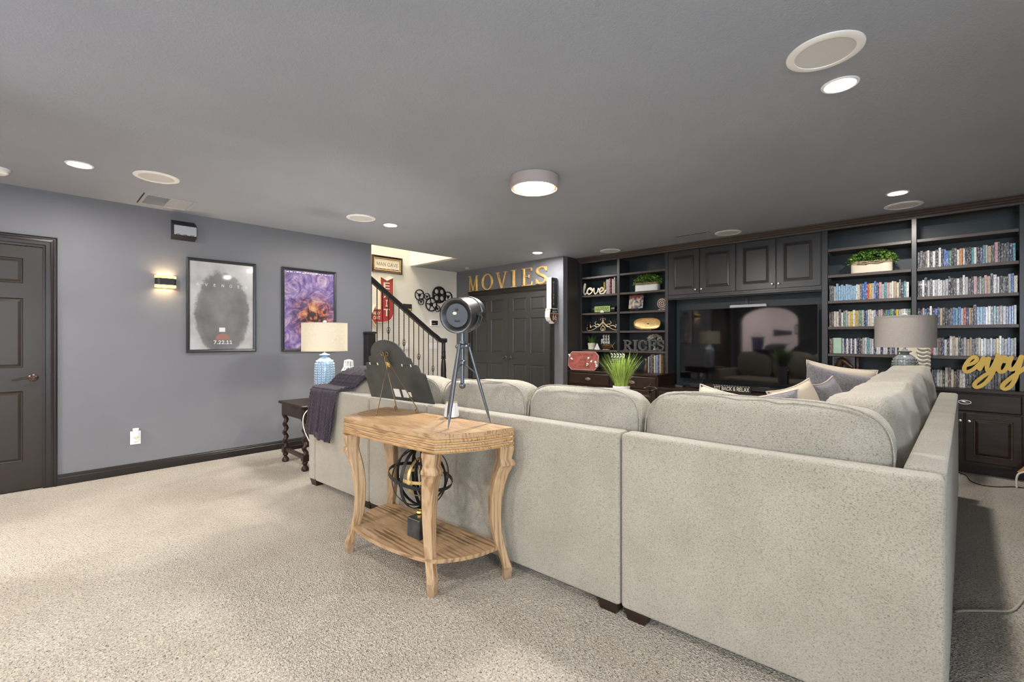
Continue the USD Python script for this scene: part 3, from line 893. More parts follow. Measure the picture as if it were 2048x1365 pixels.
# path: hem at the back, up the panel, over it, up the cushion and over its top; (t inward, z, s shift)
pth = spline([(-.034, .465, .06), (-.030, .60, .045), (-.026, .76, .02), (-.016, .850, .0), (.04, .872, -.01), (.10, .880, -.06), (.112, .93, -.13), (.125, .985, -.22), (.19, 1.028, -.33), (.30, 1.035, -.42), (.385, 1.00, -.46)], 26)
d = np.concatenate([[0], np.cumsum(np.linalg.norm(np.diff(pth[:, :2], axis=0), axis=1))])
uu = np.linspace(-.5, .5, 96)
G = np.zeros((len(pth), len(uu), 3))
for i, (a, z, sh) in enumerate(pth):
    hang = max(0, .80 - z) / .34 if i < 84 else 0
    wdt = .42 - .06 * min(1, hang)
    s = 3.735 + sh + uu * wdt
    fold = (.016 * np.sin(uu * 14 + .6) + .008 * np.sin(uu * 31)) * min(1, hang + .15)
    rib = (.0058 if i > 70 else .0035) * math.cos(d[i] * 2 * math.pi / .030)
    stitch = (.0006 if i > 70 else .0024) * np.cos(uu * wdt * 2 * math.pi / .021)
    zz = z - (.035 * np.clip(-uu * 2, 0, 1) + .03 * np.clip(.25 - np.abs(uu + .05), 0, 1) * 2) * min(1, hang)
    G[i] = np.stack([s, np.full_like(s, a) - np.abs(fold) + rib + stitch - .006, np.full_like(s, 1) * zz + (rib + stitch if a > .0 else 0)], -1)
th.part('cloth', SA(sheet(G, .012)), M['throw'])
q = spline([(-.055, .50), (-.052, .46), (-.045, .435), (-.038, .46), (-.036, .52)], 6)
u2 = np.linspace(-.5, .5, 14)
G2 = np.array([[(3.77 + u * .11 * (1 - .5 * abs(z - .48) / .05 * 0), a - .012 * math.cos(u * 3), z + .04 * u * u * 4) for u in u2] for a, z in q])
th.part('folded_hem', SA(sheet(G2, .010)), M['throw'])

# ================================================================== CONSOLE TABLE
# plan corners: front right F, front left G, back left K, back right J
F_, G_, K_, J_ = np.array([1.352, 1.815]), np.array([1.285, 2.615]), np.array([1.684, 2.785]), np.array([1.760, 1.665])


def bow(a, b, h, n=14):
    t = np.linspace(0, 1, n)[:, None]
    nrm = np.array([-(b - a)[1], (b - a)[0]]) / np.linalg.norm(b - a)
    return a + (b - a) * t + nrm * (4 * t * (1 - t)) * h


def outline(front, end):
    return Polygon(np.vstack([bow(F_, G_, front)[:-1], bow(G_, K_, end)[:-1], [K_], bow(J_, F_, end)[:-1]]))


OUT = outline(.012, .035)
ct = Thing('console_table', 'carved natural pine console table with bowed ends behind the sofa', 'table', (1.52, 2.21, 0))


def moulded(off0, prof, m, name):
    """ring of mouldings: profile [(offset, z)] swept round the outline"""
    base = np.array(OUT.exterior.coords[:-1])
    area = OUT.exterior.is_ccw
    c = np.roll(base, -1, 0) - np.roll(base, 1, 0)
    nn = np.stack([c[:, 1], -c[:, 0]], 1); nn /= np.linalg.norm(nn, axis=1, keepdims=True)
    if not area:
        nn = -nn
    k = len(base)
    v = np.vstack([np.hstack([base + nn * o, np.full((k, 1), z)]) for o, z in prof])
    f = np.array([(i * k + j, i * k + (j + 1) % k, (i + 1) * k + (j + 1) % k, (i + 1) * k + j) for i in range(len(prof) - 1) for j in range(k)])
    if not area:
        f = f[:, ::-1]
    return ct.part(name, (v, f), m)


ct.part('top', prism(OUT.buffer(-.0005), .0215, .7845), M['pine_x'])
for z0 in (.782, .757, .732):
    r = .0125
    pf = [(-.012, z0 - .0205)] + [(-.001 + .008 * math.cos(a), z0 - .011 + .0093 * math.sin(a)) for a in np.linspace(-np.pi / 2, np.pi / 2, 7)] + [(-.012, z0 - .0015), (-.012, z0 - .0205)]
    moulded(0, pf, M['pine_edge'], 'edge_moulding')
moulded(0, [(-.022, .709), (-.006, .709), (-.006, .786), (-.022, .786), (-.022, .709)], M['pine_pale'], 'apron')
SHELFZ = .172
shp = affinity.scale(outline(.05, .05), .92, .88, origin=(1.53, 2.205))
ct.part('shelf', bevel_prism(shp.buffer(-.001), .020, .004) if False else prism(shp, .02, SHELFZ - .02), M['pine_shelf'])
ctr = np.array([1.53, 2.21])


def sabre(corner, inward):
    """carved sabre leg: square section rotated to the corner; returns mesh"""
    c = corner + inward * .050
    ax = inward
    ay = np.array([-ax[1], ax[0]])
    #          z, outward shift, half width
    st = [(.708, .000, .037), (.690, .000, .037), (.684, .0, .036), (.655, -.002, .0335), (.640, -.002, .031), (.632, .000, .034), (.618, .003, .0395), (.606, .002, .040), (.596, -.004, .036),
          (.56, -.014, .033), (.50, -.026, .0305), (.42, -.034, .028), (.33, -.036, .025), (.24, -.030, .0225), (.16, -.016, .0205), (.10, -.002, .0195), (.062, .007, .0200), (.052, .008, .0212), (.040, .008, .0212), (.0, .007, .0180)]
    v, k = [], 8
    for z, o, h in st:
        h = h * 1.10; ch = h * .18
        for a, b in ((h, h - ch), (h - ch, h), (-h + ch, h), (-h, h - ch), (-h, -h + ch), (-h + ch, -h), (h - ch, -h), (h, -h + ch)):
            # square turned 45 degrees so that an edge faces outward
            p = c - ax * o * 1.6 + ax * (a - b) * .7071 + ay * (a + b) * .7071
            v.append((p[0], p[1], z))
    v = np.array(v)
    f = np.array([(i * k + j, i * k + (j + 1) % k, (i + 1) * k + (j + 1) % k, (i + 1) * k + j) for i in range(len(st) - 1) for j in range(k)])
    t = trimesh.Trimesh(v, arr((v, f))[1], process=False)
    up, lo = (v[:17 * k], f[:16 * k]), (v[16 * k:], f[:3 * k])
    capu = np.array([(0, j, j + 1) for j in range(1, k - 1)] + [(16 * k, 16 * k + j + 1, 16 * k + j) for j in range(1, k - 1)])
    capb = np.array([(3 * k, 3 * k + j + 1, 3 * k + j) for j in range(1, k - 1)] + [(0, j, j + 1) for j in range(1, k - 1)])
    out = []
    for vv, ff, cap in ((up[0], up[1], capu), (lo[0], lo[1], capb)):
        vv, f3 = arr((vv, ff))
        if cap is not None:
            f3 = np.vstack([f3, cap])
        tm = trimesh.Trimesh(vv, f3, process=False)
        trimesh.repair.fix_normals(tm); f3 = np.array(tm.faces)
        if False and np.sum(np.cross(vv[f3[:, 1]] - vv[f3[:, 0]], vv[f3[:, 2]] - vv[f3[:, 0]])[:, :2] * (vv[f3].mean(1)[:, :2] - c)) < 0:
            f3 = f3[:, ::-1]
        out.append((vv, f3))
    return out


for cn in (F_, G_, K_, J_):
    inw = (ctr - cn) / np.linalg.norm(ctr - cn)
    a, b = sabre(cn, inw)
    lg = ct.part('leg', a, M['pine_z'], smooth=28)
    ct.part('foot', b, M['pine_foot'], under=lg, smooth=28)
for (x, y, z, r) in [(1.362, 1.786, .175, .012)]:
    pass

# ------------------------------------------------------------------ armillary sphere on the shelf
gl = Thing('armillary_sphere', 'black and gold banded armillary sphere on a dark cube, on the table shelf', 'decorative sphere', (1.502, 2.137, SHELFZ))
cube = rot(bx(-.054, .054, -.054, .054, 0, .105, .003), 4, 'z')
gc = np.array([1.502, 2.137, SHELFZ])
gl.part('base', mv(cube, gc + [0, 0, .001]), M['marble'])
gl.part('collar', mv(lathe([(0, .106), (.022, .106), (.022, .110), (.016, .114), (.026, .122), (.029, .132), (.024, .142), (.015, .146), (.015, .152), (.019, .154), (.012, .160), (0, .161)], 28), gc), M['brass'])
SCN = gc + [0, 0, .332]


def band(R, w, tilt, axis, spin, m, name, th_=.003):
    rr = lathe([(R, -w / 2), (R + th_, -w / 2), (R + th_, w / 2), (R, w / 2), (R, -w / 2)], 64)
    rr = rot(rot(rr, tilt, axis), spin, 'z')
    gl.part(name, mv(rr, SCN), m)


for k in range(4):
    band(.170 - .0035 * k, .019, 90, 'x', 18 + 45 * k + (8 if k % 2 else 0), M['strap'], 'outer_band')
band(.178, .019, 14, 'x', 30, M['strap'], 'outer_band')
band(.182, .004, 74, 'x', 60, M['strap'], 'thin_ring')
band(.100, .017, 90, 'x', 70, M['strap'], 'inner_band')
band(.104, .017, 90, 'x', 15, M['gold'], 'inner_band')
band(.109, .017, 4, 'x', 0, M['gold'], 'inner_band')
gl.part('axle', cat(rod(SCN - [0, 0, .176], SCN + [0, 0, .176], .0045, 8)), M['strap'])
for s in (-1, 1):
    gl.part('pivot', sphere(SCN + [s * .09, -s * .07, 0], .006, 1), M['brass'])

# ------------------------------------------------------------------ tripod searchlight on the table top
TT = .8062
tl = Thing('tripod_spotlight', 'brushed steel searchlight lamp on a grey tripod standing on the pine table', 'lamp', (1.632, 1.932, TT))
hub = np.array([1.632, 1.932, 1.228])
feet = [np.array([1.481, 1.868, TT + .001]), np.array([1.755, 1.835, TT + .001]), np.array([1.652, 2.095, TT + .001])]
for fpt in feet:
    dr = fpt - hub; o = np.array([dr[0], dr[1], 0]); o /= np.linalg.norm(o)
    top = hub + o * .034 + [0, 0, .012]
    lg = tl.part('leg', tube([top, top + (fpt - top) * .5, top + (fpt - top) * .86, fpt], [.0085, .0085, .0075, .0015], 12), M['gunmetal'])
    mid = top + (fpt - top) * .36
    tl.part('brace', cat(rod(hub + [0, 0, -.085], mid, .0042, 8), sphere(mid, .008, 1)), M['gunmetal'], under=lg)
    tl.part('hinge', bx(top[0] - .010, top[0] + .010, top[1] - .010, top[1] + .010, top[2] - .012, top[2] + .012, .003), M['gunmetal'], under=lg)
tl.part('centre_column', cat(rod(hub + [0, 0, -.200], hub + [0, 0, .085], .0105, 16), mv(lathe([(.0105, -.095), (.016, -.09), (.016, -.075), (.0105, -.07)], 16), hub)), M['gunmetal'])
tl.part('weight_ball', sphere(hub + [0, 0, -.211], .018, 3), M['gunmetal'])
tl.part('crown', mv(lathe([(.011, -.006), (.036, -.004), (.040, .004), (.036, .014), (.020, .020), (.018, .034), (.011, .036)], 28), hub), M['gunmetal'])
hc = np.array([1.632, 1.932, 1.410])
yk = np.radians(np.linspace(-180, 0, 25))
HA = math.radians(24)      # heading of the drum axis, front towards the sofa
ax = np.array([math.cos(HA), math.sin(HA), .13]); ax /= np.linalg.norm(ax)
sd = np.cross(ax, EZ); sd /= np.linalg.norm(sd); up_ = np.cross(sd, ax)
yoke = np.stack([hc + sd * .104 * math.cos(a) + EZ * (.104 * math.sin(a)) for a in yk])
G = np.array([[p + ax * w for w in (-.010, .010)] for p in yoke])
tl.part('yoke', sheet(G, .003), M['gunmetal'])


def drum(prof, n=48):
    m = lathe([(r, a) for r, a in prof], n)
    return place(m, hc, sd, up_, -ax)


tl.part('drum', drum([(.080, .075), (.094, .079), (.096, .083), (.094, .087), (.094, .087), (.094, -.055), (.098, -.058), (.098, -.075), (.094, -.078), (.090, -.12), (.0, -.13)]), M['steel'], smooth=30)
tl.part('back_plate', drum([(0, .062), (.066, .062), (.070, .066), (.084, .078)]), M['black'], smooth=25)
tl.part('back_disc', drum([(0, .068), (.064, .068), (.066, .062)]), M['gunmetal'], smooth=25)
tl.part('sticker', place(mv(sc(cyl((0, 0, 0), .012, .001, 20), (1, .7, 1)), (-.012, .012, .0685)), hc, sd, up_, -ax), M['cream'])
for x, y, w, h in [(-.008, .024, .018, .010), (-.012, .037, .024, .002), (-.016, -.034, .010, .009), (-.004, -.036, .006, .008), (.004, -.035, .012, .009)]:
    tl.part('printed_label', place(mv(bx(0, w, 0, h, 0, .0006), (x, y, .0685)), hc, sd, up_, -ax), M['black'])
for s in (-1, 1):
    kn = tl.part('tilt_knob', cat(rod(hc + sd * s * .094, hc + sd * s * .120, .009, 14), rod(hc + sd * s * .112, hc + sd * s * .121, .014, 8)), M['steel'])

# ------------------------------------------------------------------ white cup
cp = np.array([1.722, 2.139, TT])
t = Thing('cup', 'small tapered white cup with a tan rim on the pine table', 'cup', cp)
t.part('body', mv(lathe([(0, .001), (.032, .001), (.043, .006), (.045, .016), (.034, .088), (.032, .089), (.030, .085), (.040, .02), (0, .015)], 40), cp), M['ceramic'])
t.part('rim', mv(lathe([(.0335, .0892), (.0345, .0902), (.0335, .0925), (.031, .0915), (.0312, .0892)], 40), cp), M['tan'])

# ------------------------------------------------------------------ easel and the board seen from behind
B0, B1 = np.array([1.700, 3.035, .852]), np.array([1.778, 2.380, .852])
eb = (B1 - B0) / np.linalg.norm(B1 - B0)
hb = np.array([-abs(eb[1]), -abs(eb[0]), 0]); hb = np.array([eb[1], -eb[0], 0]); hb = hb if hb[0] < 0 else -hb
la = math.radians(20)
bb = math.cos(la) * EZ + math.sin(la) * hb
nb_ = np.cross(eb, bb); nb_ = nb_ if nb_[0] < 0 else -nb_
half = [(.328, 0), (.316, .205), (.311, .213), (.278, .219), (.272, .262), (.262, .270), (.226, .270), (.218, .312), (.206, .320), (.178, .324)]
arc = [(.178 * math.cos(a) * (1.0 if True else 1), .324 + .116 * math.sin(a)) for a in np.linspace(.12, np.pi / 2, 12)]
right = half + arc
outl = [(.328 + a, b) for a, b in right] + [(.328 - a, b) for a, b in right[::-1][1:]]
bd = Thing('easel_board', 'dark stepped-arch display board seen from behind, leaning on a wire easel', 'board', (B0 + B1) / 2)
BF = dict(A=eb, B=bb, N=nb_)
bd.part('panel', place(bevel_prism(outl, .010, .002), B0 - nb_ * .010, **BF), M['chalk'], smooth=20)
for a in (.115, .455):
    hg = bd.part('hanger', place(cat(rod((a, .262, .004), (a + .085, .268, .004), .002, 6)), B0, **BF), M['bronze'])
    for q in (0, .085):
        bd.part('clip', place(bx(a + q - .004, a + q + .004, .258, .276, .0005, .006, .001), B0, **BF), M['cream'], under=hg)
for a, w, h in [(.285, .062, .060), (.372, .055, .058), (.430, .03, .035)]:
    bd.part('paper_label', place(mv(bx(0, w, 0, h, .0002, .0008), (a, .026 + (.06 - h) * .4, 0)), B0, **BF), M['paper'])
es = Thing('wire_easel', 'bronze wire easel with curled feet standing on the pine table', 'easel', (1.60, 2.5, TT))


def on_board(a, b, off):
    return B0 + a * eb + b * bb + nb_ * off


ap = on_board(.325, .325, .016)
apL, apR = on_board(.312, .315, .014), on_board(.335, .312, .014)
W_ = M['easel']
for sgn, foot, apx in ((-1, np.array([1.634, 2.602, TT]), apL), (1, np.array([1.660, 2.403, TT]), apR)):
    dirf = (foot - apx); dirf /= np.linalg.norm(dirf)
    hz = -hb * 1.0
    # leg runs down and ends in a scroll
    base = foot + [0, 0, .003]
    curl = []
    for a in np.linspace(0, 1.6 * np.pi, 22):
        r = .0165 * (1 - .42 * a / (1.6 * np.pi))
        curl.append(base + eb * sgn * 0 + (-eb * 1.0) * (0.0) + EZ * (r - r * math.cos(a) + .0) - eb * (-1) * r * math.sin(a) * (-1) + EZ * .0)
    curl = np.array(curl)
    # top scroll, curling outwards
    topc = []
    for a in np.linspace(1.7 * np.pi, 0, 22):
        r = .017 * (1 - .4 * a / (1.7 * np.pi))
        topc.append(apx + eb * sgn * (r - r * math.cos(a)) + bb * (.034 + r * math.sin(a)))
    path = np.vstack([np.array(topc), spline([apx + bb * .02, apx, base + EZ * .03 - dirf * .0], 8)[1:], curl])
    es.part('front_leg', tube(path, .0034, 8), W_)
rear = np.array([1.447, 2.521, TT + .0035])
es.part('rear_leg', cat(rod(on_board(.325, .262, .018), rear, .003, 8), sphere(rear, .0042, 1)), W_)
es.part('hinge_plate', place(bx(.309, .341, .252, .288, .008, .014, .002), B0, **BF), M['brass'])

# ================================================================== LEFT END TABLE, LAMP, LANTERN
LT0, LT1 = (1.768, 4.43), (2.33, 4.99)
TZ = .632
et = Thing('end_table', 'dark barley-twist end table at the left end of the sofa', 'side table', (2.05, 4.71, 0))
et.part('top', bx(LT0[0] - .02, LT1[0] + .02, LT0[1] - .02, LT1[1] + .02, TZ - .026, TZ, .007), M['espresso'])
et.part('apron', cat(bx(LT0[0] + .015, LT1[0] - .015, LT0[1] + .004, LT0[1] + .026, TZ - .135, TZ - .027), bx(LT0[0] + .015, LT1[0] - .015, LT1[1] - .026, LT1[1] - .004, TZ - .135, TZ - .027),
                     bx(LT0[0] + .004, LT0[0] + .026, LT0[1] + .027, LT1[1] - .027, TZ - .135, TZ - .027), bx(LT1[0] - .026, LT1[0] - .004, LT0[1] + .027, LT1[1] - .027, TZ - .135, TZ - .027)), M['espresso'])


def twist_leg(c):
    zz = np.linspace(.155, TZ - .15, 90)
    a = np.linspace(0, 2 * np.pi, 18, endpoint=False)
    off = zz * 2 * np.pi / .088
    rr = .021 + .009 * np.cos((a[None] - off[:, None]))
    v = np.stack([c[0] + rr * np.cos(a), c[1] + rr * np.sin(a), np.repeat(zz[:, None], 18, 1)], -1).reshape(-1, 3)
    f = np.array([(i * 18 + k, i * 18 + (k + 1) % 18, (i + 1) * 18 + (k + 1) % 18, (i + 1) * 18 + k) for i in range(89) for k in range(18)])
    return cat((v, f), bx(c[0] - .029, c[0] + .029, c[1] - .029, c[1] + .029, TZ - .155, TZ - .03, .003), bx(c[0] - .030, c[0] + .030, c[1] - .030, c[1] + .030, .095, .16, .003),
               mv(lathe([(0, 0), (.022, 0), (.033, .010), (.034, .026), (.024, .044), (.016, .055), (.020, .066), (.027, .075), (.024, .095), (0, .096)], 22), (c[0], c[1], 0)))


for c in [(LT0[0] + .035, LT0[1] + .035), (LT1[0] - .035, LT0[1] + .035), (LT0[0] + .035, LT1[1] - .035), (LT1[0] - .035, LT1[1] - .035)]:
    et.part('leg', twist_leg(c), M['espresso'], smooth=40)
for y in (LT0[1] + .035, LT1[1] - .035):
    et.part('stretcher', bx(LT0[0] + .066, LT1[0] - .066, y - .016, y + .016, .112, .15, .004), M['espresso'])
for x in (LT0[0] + .035, LT1[0] - .035):
    et.part('stretcher', bx(x - .016, x + .016, LT0[1] + .066, LT1[1] - .066, .112, .15, .004), M['espresso'])


def table_lamp(c, zt, zs0, zs1, lab, glaze, shade, lit):
    """ribbed ceramic lamp with a drum shade; zt table top, zs0..zs1 shade"""
    t = Thing('table_lamp', lab, 'lamp', (c[0], c[1], zt))
    zb = zs0 - .058             # top of the ceramic shoulder
    hB = zb - zt
    prof = [(0, .001), (.075, .001), (.083, .010), (.088, .05), (.093, hB * .45), (.092, hB * .72), (.087, hB - .066), (.072, hB - .034), (.048, hB - .012), (.031, hB - .004), (.033, hB + .008), (.050, hB + .015), (.052, hB + .021), (.043, hB + .026), (.024, hB + .029), (.018, hB + .038), (0, hB + .039)]
    t.part('body', mv(lathe(prof, 48), (c[0], c[1], zt)), glaze)
    px, pz = [p[0] for p in prof[1:10]], [p[1] for p in prof[1:10]]
    vs = []
    for k in range(15):
        a0 = 2 * np.pi * k / 15
        zz = np.arange(.03, hB - .04, .024)
        for j, z in enumerate(zz):
            r = np.interp(z, pz, px)
            for s in (-1, 1):
                a = a0 + s * .085
                p = np.array([c[0] + (r + .001) * math.cos(a), c[1] + (r + .001) * math.sin(a), zt + z])
                e = np.array([-math.sin(a), math.cos(a), 0]); o = np.array([math.cos(a), math.sin(a), 0])
                vs.append(place(bx(-.0075, .0075, -.0032, .0032, -.002, .005), p, e * .5 + EZ * s * .866, EZ * .5 - e * s * .866, o))
    t.part('raised_scales', cat(*vs), M['ceramic_scale'] if glaze is not M['ceramic_grey'] else M['ceramic_grey'], smooth=False)
    t.part('neck', mv(lathe([(.008, 0), (.008, .06), (.016, .062), (.016, .10), (0, .101)], 16), (c[0], c[1], zt + hB + .040)), M['nickel'])
    R = .218
    sh = lathe([(R, 0), (R, zs1 - zs0), (R - .003, zs1 - zs0), (R - .003, 0), (R, 0)], 72)
    s_ = t.part('shade', mv(sh, (c[0], c[1], zs0)), shade, smooth=50)
    t.part('shade_rim', cat(*[mv(lathe([(R - .004, z), (R + .0015, z), (R + .0015, z + .006), (R - .004, z + .006), (R - .004, z)], 72), (c[0], c[1], zs0)) for z in (-.0005, zs1 - zs0 - .0055)]), M['cream_cloth'] if lit else M['shade_off'], under=s_)
    t.part('harp', cat(*[rod((c[0], c[1], zs1 - .008), (c[0] + R * math.cos(a) * .985, c[1] + R * math.sin(a) * .985, zs1 - .008), .002, 6) for a in (0, 2.09, 4.19)], rod((c[0], c[1], zs0 + .05), (c[0], c[1], zs1 + .01), .003, 6)), M['nickel'])
    t.part('finial', mv(lathe([(0, 0), (.010, 0), (.012, .006), (.020, .010), (.016, .018), (.006, .024), (0, .025)], 20), (c[0], c[1], zs1 + .003)), M['ceramic'])
    t.part('bulb', sphere((c[0], c[1], zs0 + .12), .030, 2, (1, 1, 1.25)), M['bulb_lamp'] if lit else M['ceramic'])
    return t


table_lamp((2.037, 4.56), TZ, 1.148, 1.432, 'lit table lamp with a pale blue ribbed base beside the plum throw', M['ceramic_blue'], M['shade_on'], True)
# open lattice lantern
lt = Thing('lattice_lantern', 'small white openwork lantern behind the plum throw', 'lantern', (2.25, 4.475, TZ))
LC = np.array([2.25, 4.475, TZ])
lv = [(.065, .001), (.072, .03), (.075, .15), (.073, .26), (.066, .31), (.046, .345), (.040, .405)]
lt.part('rings', cat(*[mv(tube(np.array([(r * math.cos(a), r * math.sin(a), z) for a in np.linspace(0, 2 * np.pi, 28, endpoint=False)]), .005, 6, closed=True), LC + [0, 0, .005]) for r, z in lv]), M['ceramic'])
for k in range(10):
    a = 2 * np.pi * k / 10
    lt.part('rib', mv(tube(spline([(r * math.cos(a), r * math.sin(a), z) for r, z in lv], 4), .0055, 6), LC + [0, 0, .004]), M['ceramic'])
lt.part('lid', mv(lathe([(0, .413), (.040, .411), (.042, .417), (.02, .422), (.012, .427), (0, .428)], 24), LC), M['ceramic'])
# lamp cord down behind the sofa
solo('lamp_cord', tube(spline([(2.03, 4.44, TZ + .0056), (1.93, 4.385, TZ + .009), (1.83, 4.36, TZ - .002), (1.745, 4.345, .56), (1.735, 4.33, .45), (1.76, 4.27, .33), (1.80, 4.20, .22), (1.83, 4.16, .10), (1.84, 4.14, .008)], 8), .0045, 8), M['white'], 'white lamp cord looping off the dark end table', 'cord')

# ================================================================== LEFT WALL PIECES
# abstract prints stand in for the two film posters
def poster(name, x0, x1, z0, z1, mt, label):
    t = Thing(name, label, 'poster', ((x0 + x1) / 2, LW - .012, z0))
    O = (0, LW - .001, 0)
    t.part('frame', place(rect_sweep(x0, x1, z0, z1, [(0, 0), (0, .022), (.008, .026), (.026, .022), (.030, .012), (.030, 0)]), O, **WL), M['frame_black'], smooth=False)
    t.part('print', place(bx(x0 + .026, x1 - .026, z0 + .026, z1 - .026, .002, .010), O, **WL), mt)
    return t


def print_mat(name, nodes, links):
    return usdkit.material(stage, '/World/Looks/' + name, {**nodes, 'p': ('principled_bsdf', {'roughness': .22, 'coat_weight': .5, 'coat_roughness': .05})}, links, surface='p.BSDF')


PX, PZ = (1.066, 1.708), (1.132, 2.10)
M['print_grey'] = print_mat('grey_print', {
    'g': ('geometry', {}), 'n': ('noise_texture', {'scale': 14.0, 'detail': 5.0, 'roughness': .65}),
    'm': ('mapping', {'location': (0, 0, 0), 'scale': (1, 0, 1)}),
    'd': ('vector_math', {'math_type': 'subtract', 'vector2': (1.387, 0, 1.54)}), 'e': ('vector_math', {'math_type': 'multiply', 'vector2': (1.05, 0, .60)}), 'l': ('vector_math', {'math_type': 'length'}),
    'a': ('math', {'math_type': 'multiply_add', 'value2': .10}), 'r': ('rgb_ramp', {'ramp': [(.0, (.20, .20, .205)), (.255, (.15, .15, .155)), (.30, (.17, .17, .175)), (.325, (.40, .40, .41)), (.6, (.52, .52, .53))]}),
    'n2': ('noise_texture', {'scale': 5.0, 'detail': 3.0}), 'r2': ('rgb_ramp', {'ramp': [(.35, (.8, .8, .8)), (.65, (1.1, 1.1, 1.1))]}), 'x': ('mix', {'mix_type': 'multiply', 'fac': 1.0})},
    [('g.position', 'm.vector'), ('m.vector', 'n.vector'), ('m.vector', 'n2.vector'), ('m.vector', 'd.vector1'), ('d.vector', 'e.vector1'), ('e.vector', 'l.vector1'), ('n.fac', 'a.value1'), ('l.value', 'a.value3'), ('a.value', 'r.fac'),
     ('n2.fac', 'r2.fac'), ('r.color', 'x.color1'), ('r2.color', 'x.color2'), ('x.color', 'p.base_color')])
M['print_violet'] = print_mat('violet_print', {
    'g': ('geometry', {}), 'm': ('mapping', {'scale': (1, 0, 1)}), 'n': ('noise_texture', {'scale': 7.0, 'detail': 5.0, 'roughness': .65, 'distortion': 1.5}),
    'r': ('rgb_ramp', {'ramp': [(.25, (.035, .025, .06)), (.42, (.13, .09, .24)), (.52, (.22, .16, .36)), (.62, (.40, .30, .42)), (.75, (.55, .45, .50))]}),
    'n2': ('noise_texture', {'scale': 9.0, 'detail': 4.0, 'distortion': 2.0}), 'r2': ('rgb_ramp', {'ramp': [(.45, (.05, .03, .03)), (.55, (.40, .12, .05)), (.65, (.55, .30, .12)), (.8, (.6, .48, .35))]}),
    'd': ('vector_math', {'math_type': 'distance', 'vector2': (2.36, 0, 1.52)}), 'f': ('map_range', {'from_min': .12, 'from_max': .34, 'to_min': .95, 'to_max': 0.0, 'clamp': True}),
    'x': ('mix', {'mix_type': 'mix'})},
    [('g.position', 'm.vector'), ('m.vector', 'n.vector'), ('m.vector', 'n2.vector'), ('n.fac', 'r.fac'), ('n2.fac', 'r2.fac'), ('m.vector', 'd.vector1'), ('d.value', 'f.value'), ('f.result', 'x.fac'), ('r.color', 'x.color1'), ('r2.color', 'x.color2'), ('x.color', 'p.base_color')])
M['print_white'] = mat('print_white', (.62, .62, .64), .5)
M['print_rust'] = mat('print_rust', (.24, .12, .10), .5)
p1 = poster('framed_poster', 1.066, 1.708, 1.132, 2.100, M['print_grey'], 'framed grey poster next to the lit wall sconce')
PO = (0, LW - .0115, 0)
for i, ch in enumerate('AVENGER'[:7]):
    x = 1.165 + i * .0745
    p1.part('lettering', text_at(ch, .028, (x, LW - .0112, 1.835), WL, .0004, bold=False), M['print_white'])
p1.part('lettering', text_at('7.22.11', .036, (1.39, LW - .0112, 1.235), WL, .0004, width=.17), M['print_white'])
p1.part('printed_band', place(mv(prism(Point(0, 0).buffer(.07).intersection(sbox(-.1, 0, .1, .1)), .0003), (1.39, 1.26, 0)), (0, LW - .0112, 0), **WL), M['print_rust'])
p1.part('printed_band', place(cat(bx(1.355, 1.41, 1.345, 1.39, 0, .0003)), (0, LW - .0112, 0), **WL), M['print_white'])
p2 = poster('framed_poster', 1.980, 2.626, 1.126, 2.105, M['print_violet'], 'framed violet and orange poster behind the lit table lamp')
rng = random.Random(5)
dash = []
x = 2.035
while x < 2.56:
    w = rng.uniform(.012, .030)
    dash.append(bx(x, x + w, 2.052, 2.052 + rng.uniform(.006, .012), 0, .0004)); x += w + rng.uniform(.008, .016)
p2.part('credit_line', place(cat(*dash), (0, LW - .0112, 0), **WL), M['print_white'])

# sconce: open oval tube, copper inside, light up and down
sn = Thing('wall_sconce', 'small oval metal wall sconce glowing up and down, left of the grey poster', 'wall light', (.892, LW - .04, 1.77))
ov = Polygon([(p[0], p[1]) for p in Polygon(np.array(LineString([(-.048, 0), (.048, 0)]).buffer(.036, 12).exterior.coords)).exterior.coords])
shell_ = ov.difference(ov.buffer(-.003))
O = (.892, LW - .042, 1.772)
sn.part('shell', place(prism(shell_, .116), O, (1, 0, 0), (0, 1, 0), (0, 0, 1)), M['black'])
sn.part('lining', place(prism(ov.buffer(-.0032).difference(ov.buffer(-.005)), .116), O, (1, 0, 0), (0, 1, 0), (0, 0, 1)), M['copper'])
for z in (1.7722, 1.8615):
    sn.part('glow_ring', place(prism(ov.buffer(.0012).difference(ov.buffer(.0002)), .026), (.892, LW - .042, z), (1, 0, 0), (0, 1, 0), (0, 0, 1)), M['glow_ring'])
sn.part('backplate', bx(.855, .929, LW - .0055, LW - .0005, 1.79, 1.87), M['black'])
for z, w in ((1.800, -1), (1.858, 1)):
    sn.part('led', place(prism(ov.buffer(-.0075), .003), (.892, LW - .042, z), (1, 0, 0), (0, 1, 0), (0, 0, 1)), M['bulb_sconce'])
# surround speaker wedge
sw = Thing('wall_speaker', 'small dark wedge box high on the wall above the grey poster', 'speaker', (1.04, LW - .06, 2.28))
pg = [(0, 2.455), (.105, 2.395), (.105, 2.292), (.012, 2.262), (0, 2.262)]
sw.part('body', place(prism(pg, .196), (.942, LW - .0005, 0), (0, -1, 0), (0, 0, 1), (1, 0, 0)), M['black'], smooth=False)
sw.part('front_grille', bx(.950, 1.134, LW - .1115, LW - .106, 2.297, 2.390, .002), M['vent'])
for k in range(3):
    sw.part('slot', bx(.965 + k * .058, .998 + k * .058, LW - .1122, LW - .1116, 2.2985, 2.3035), M['black'])
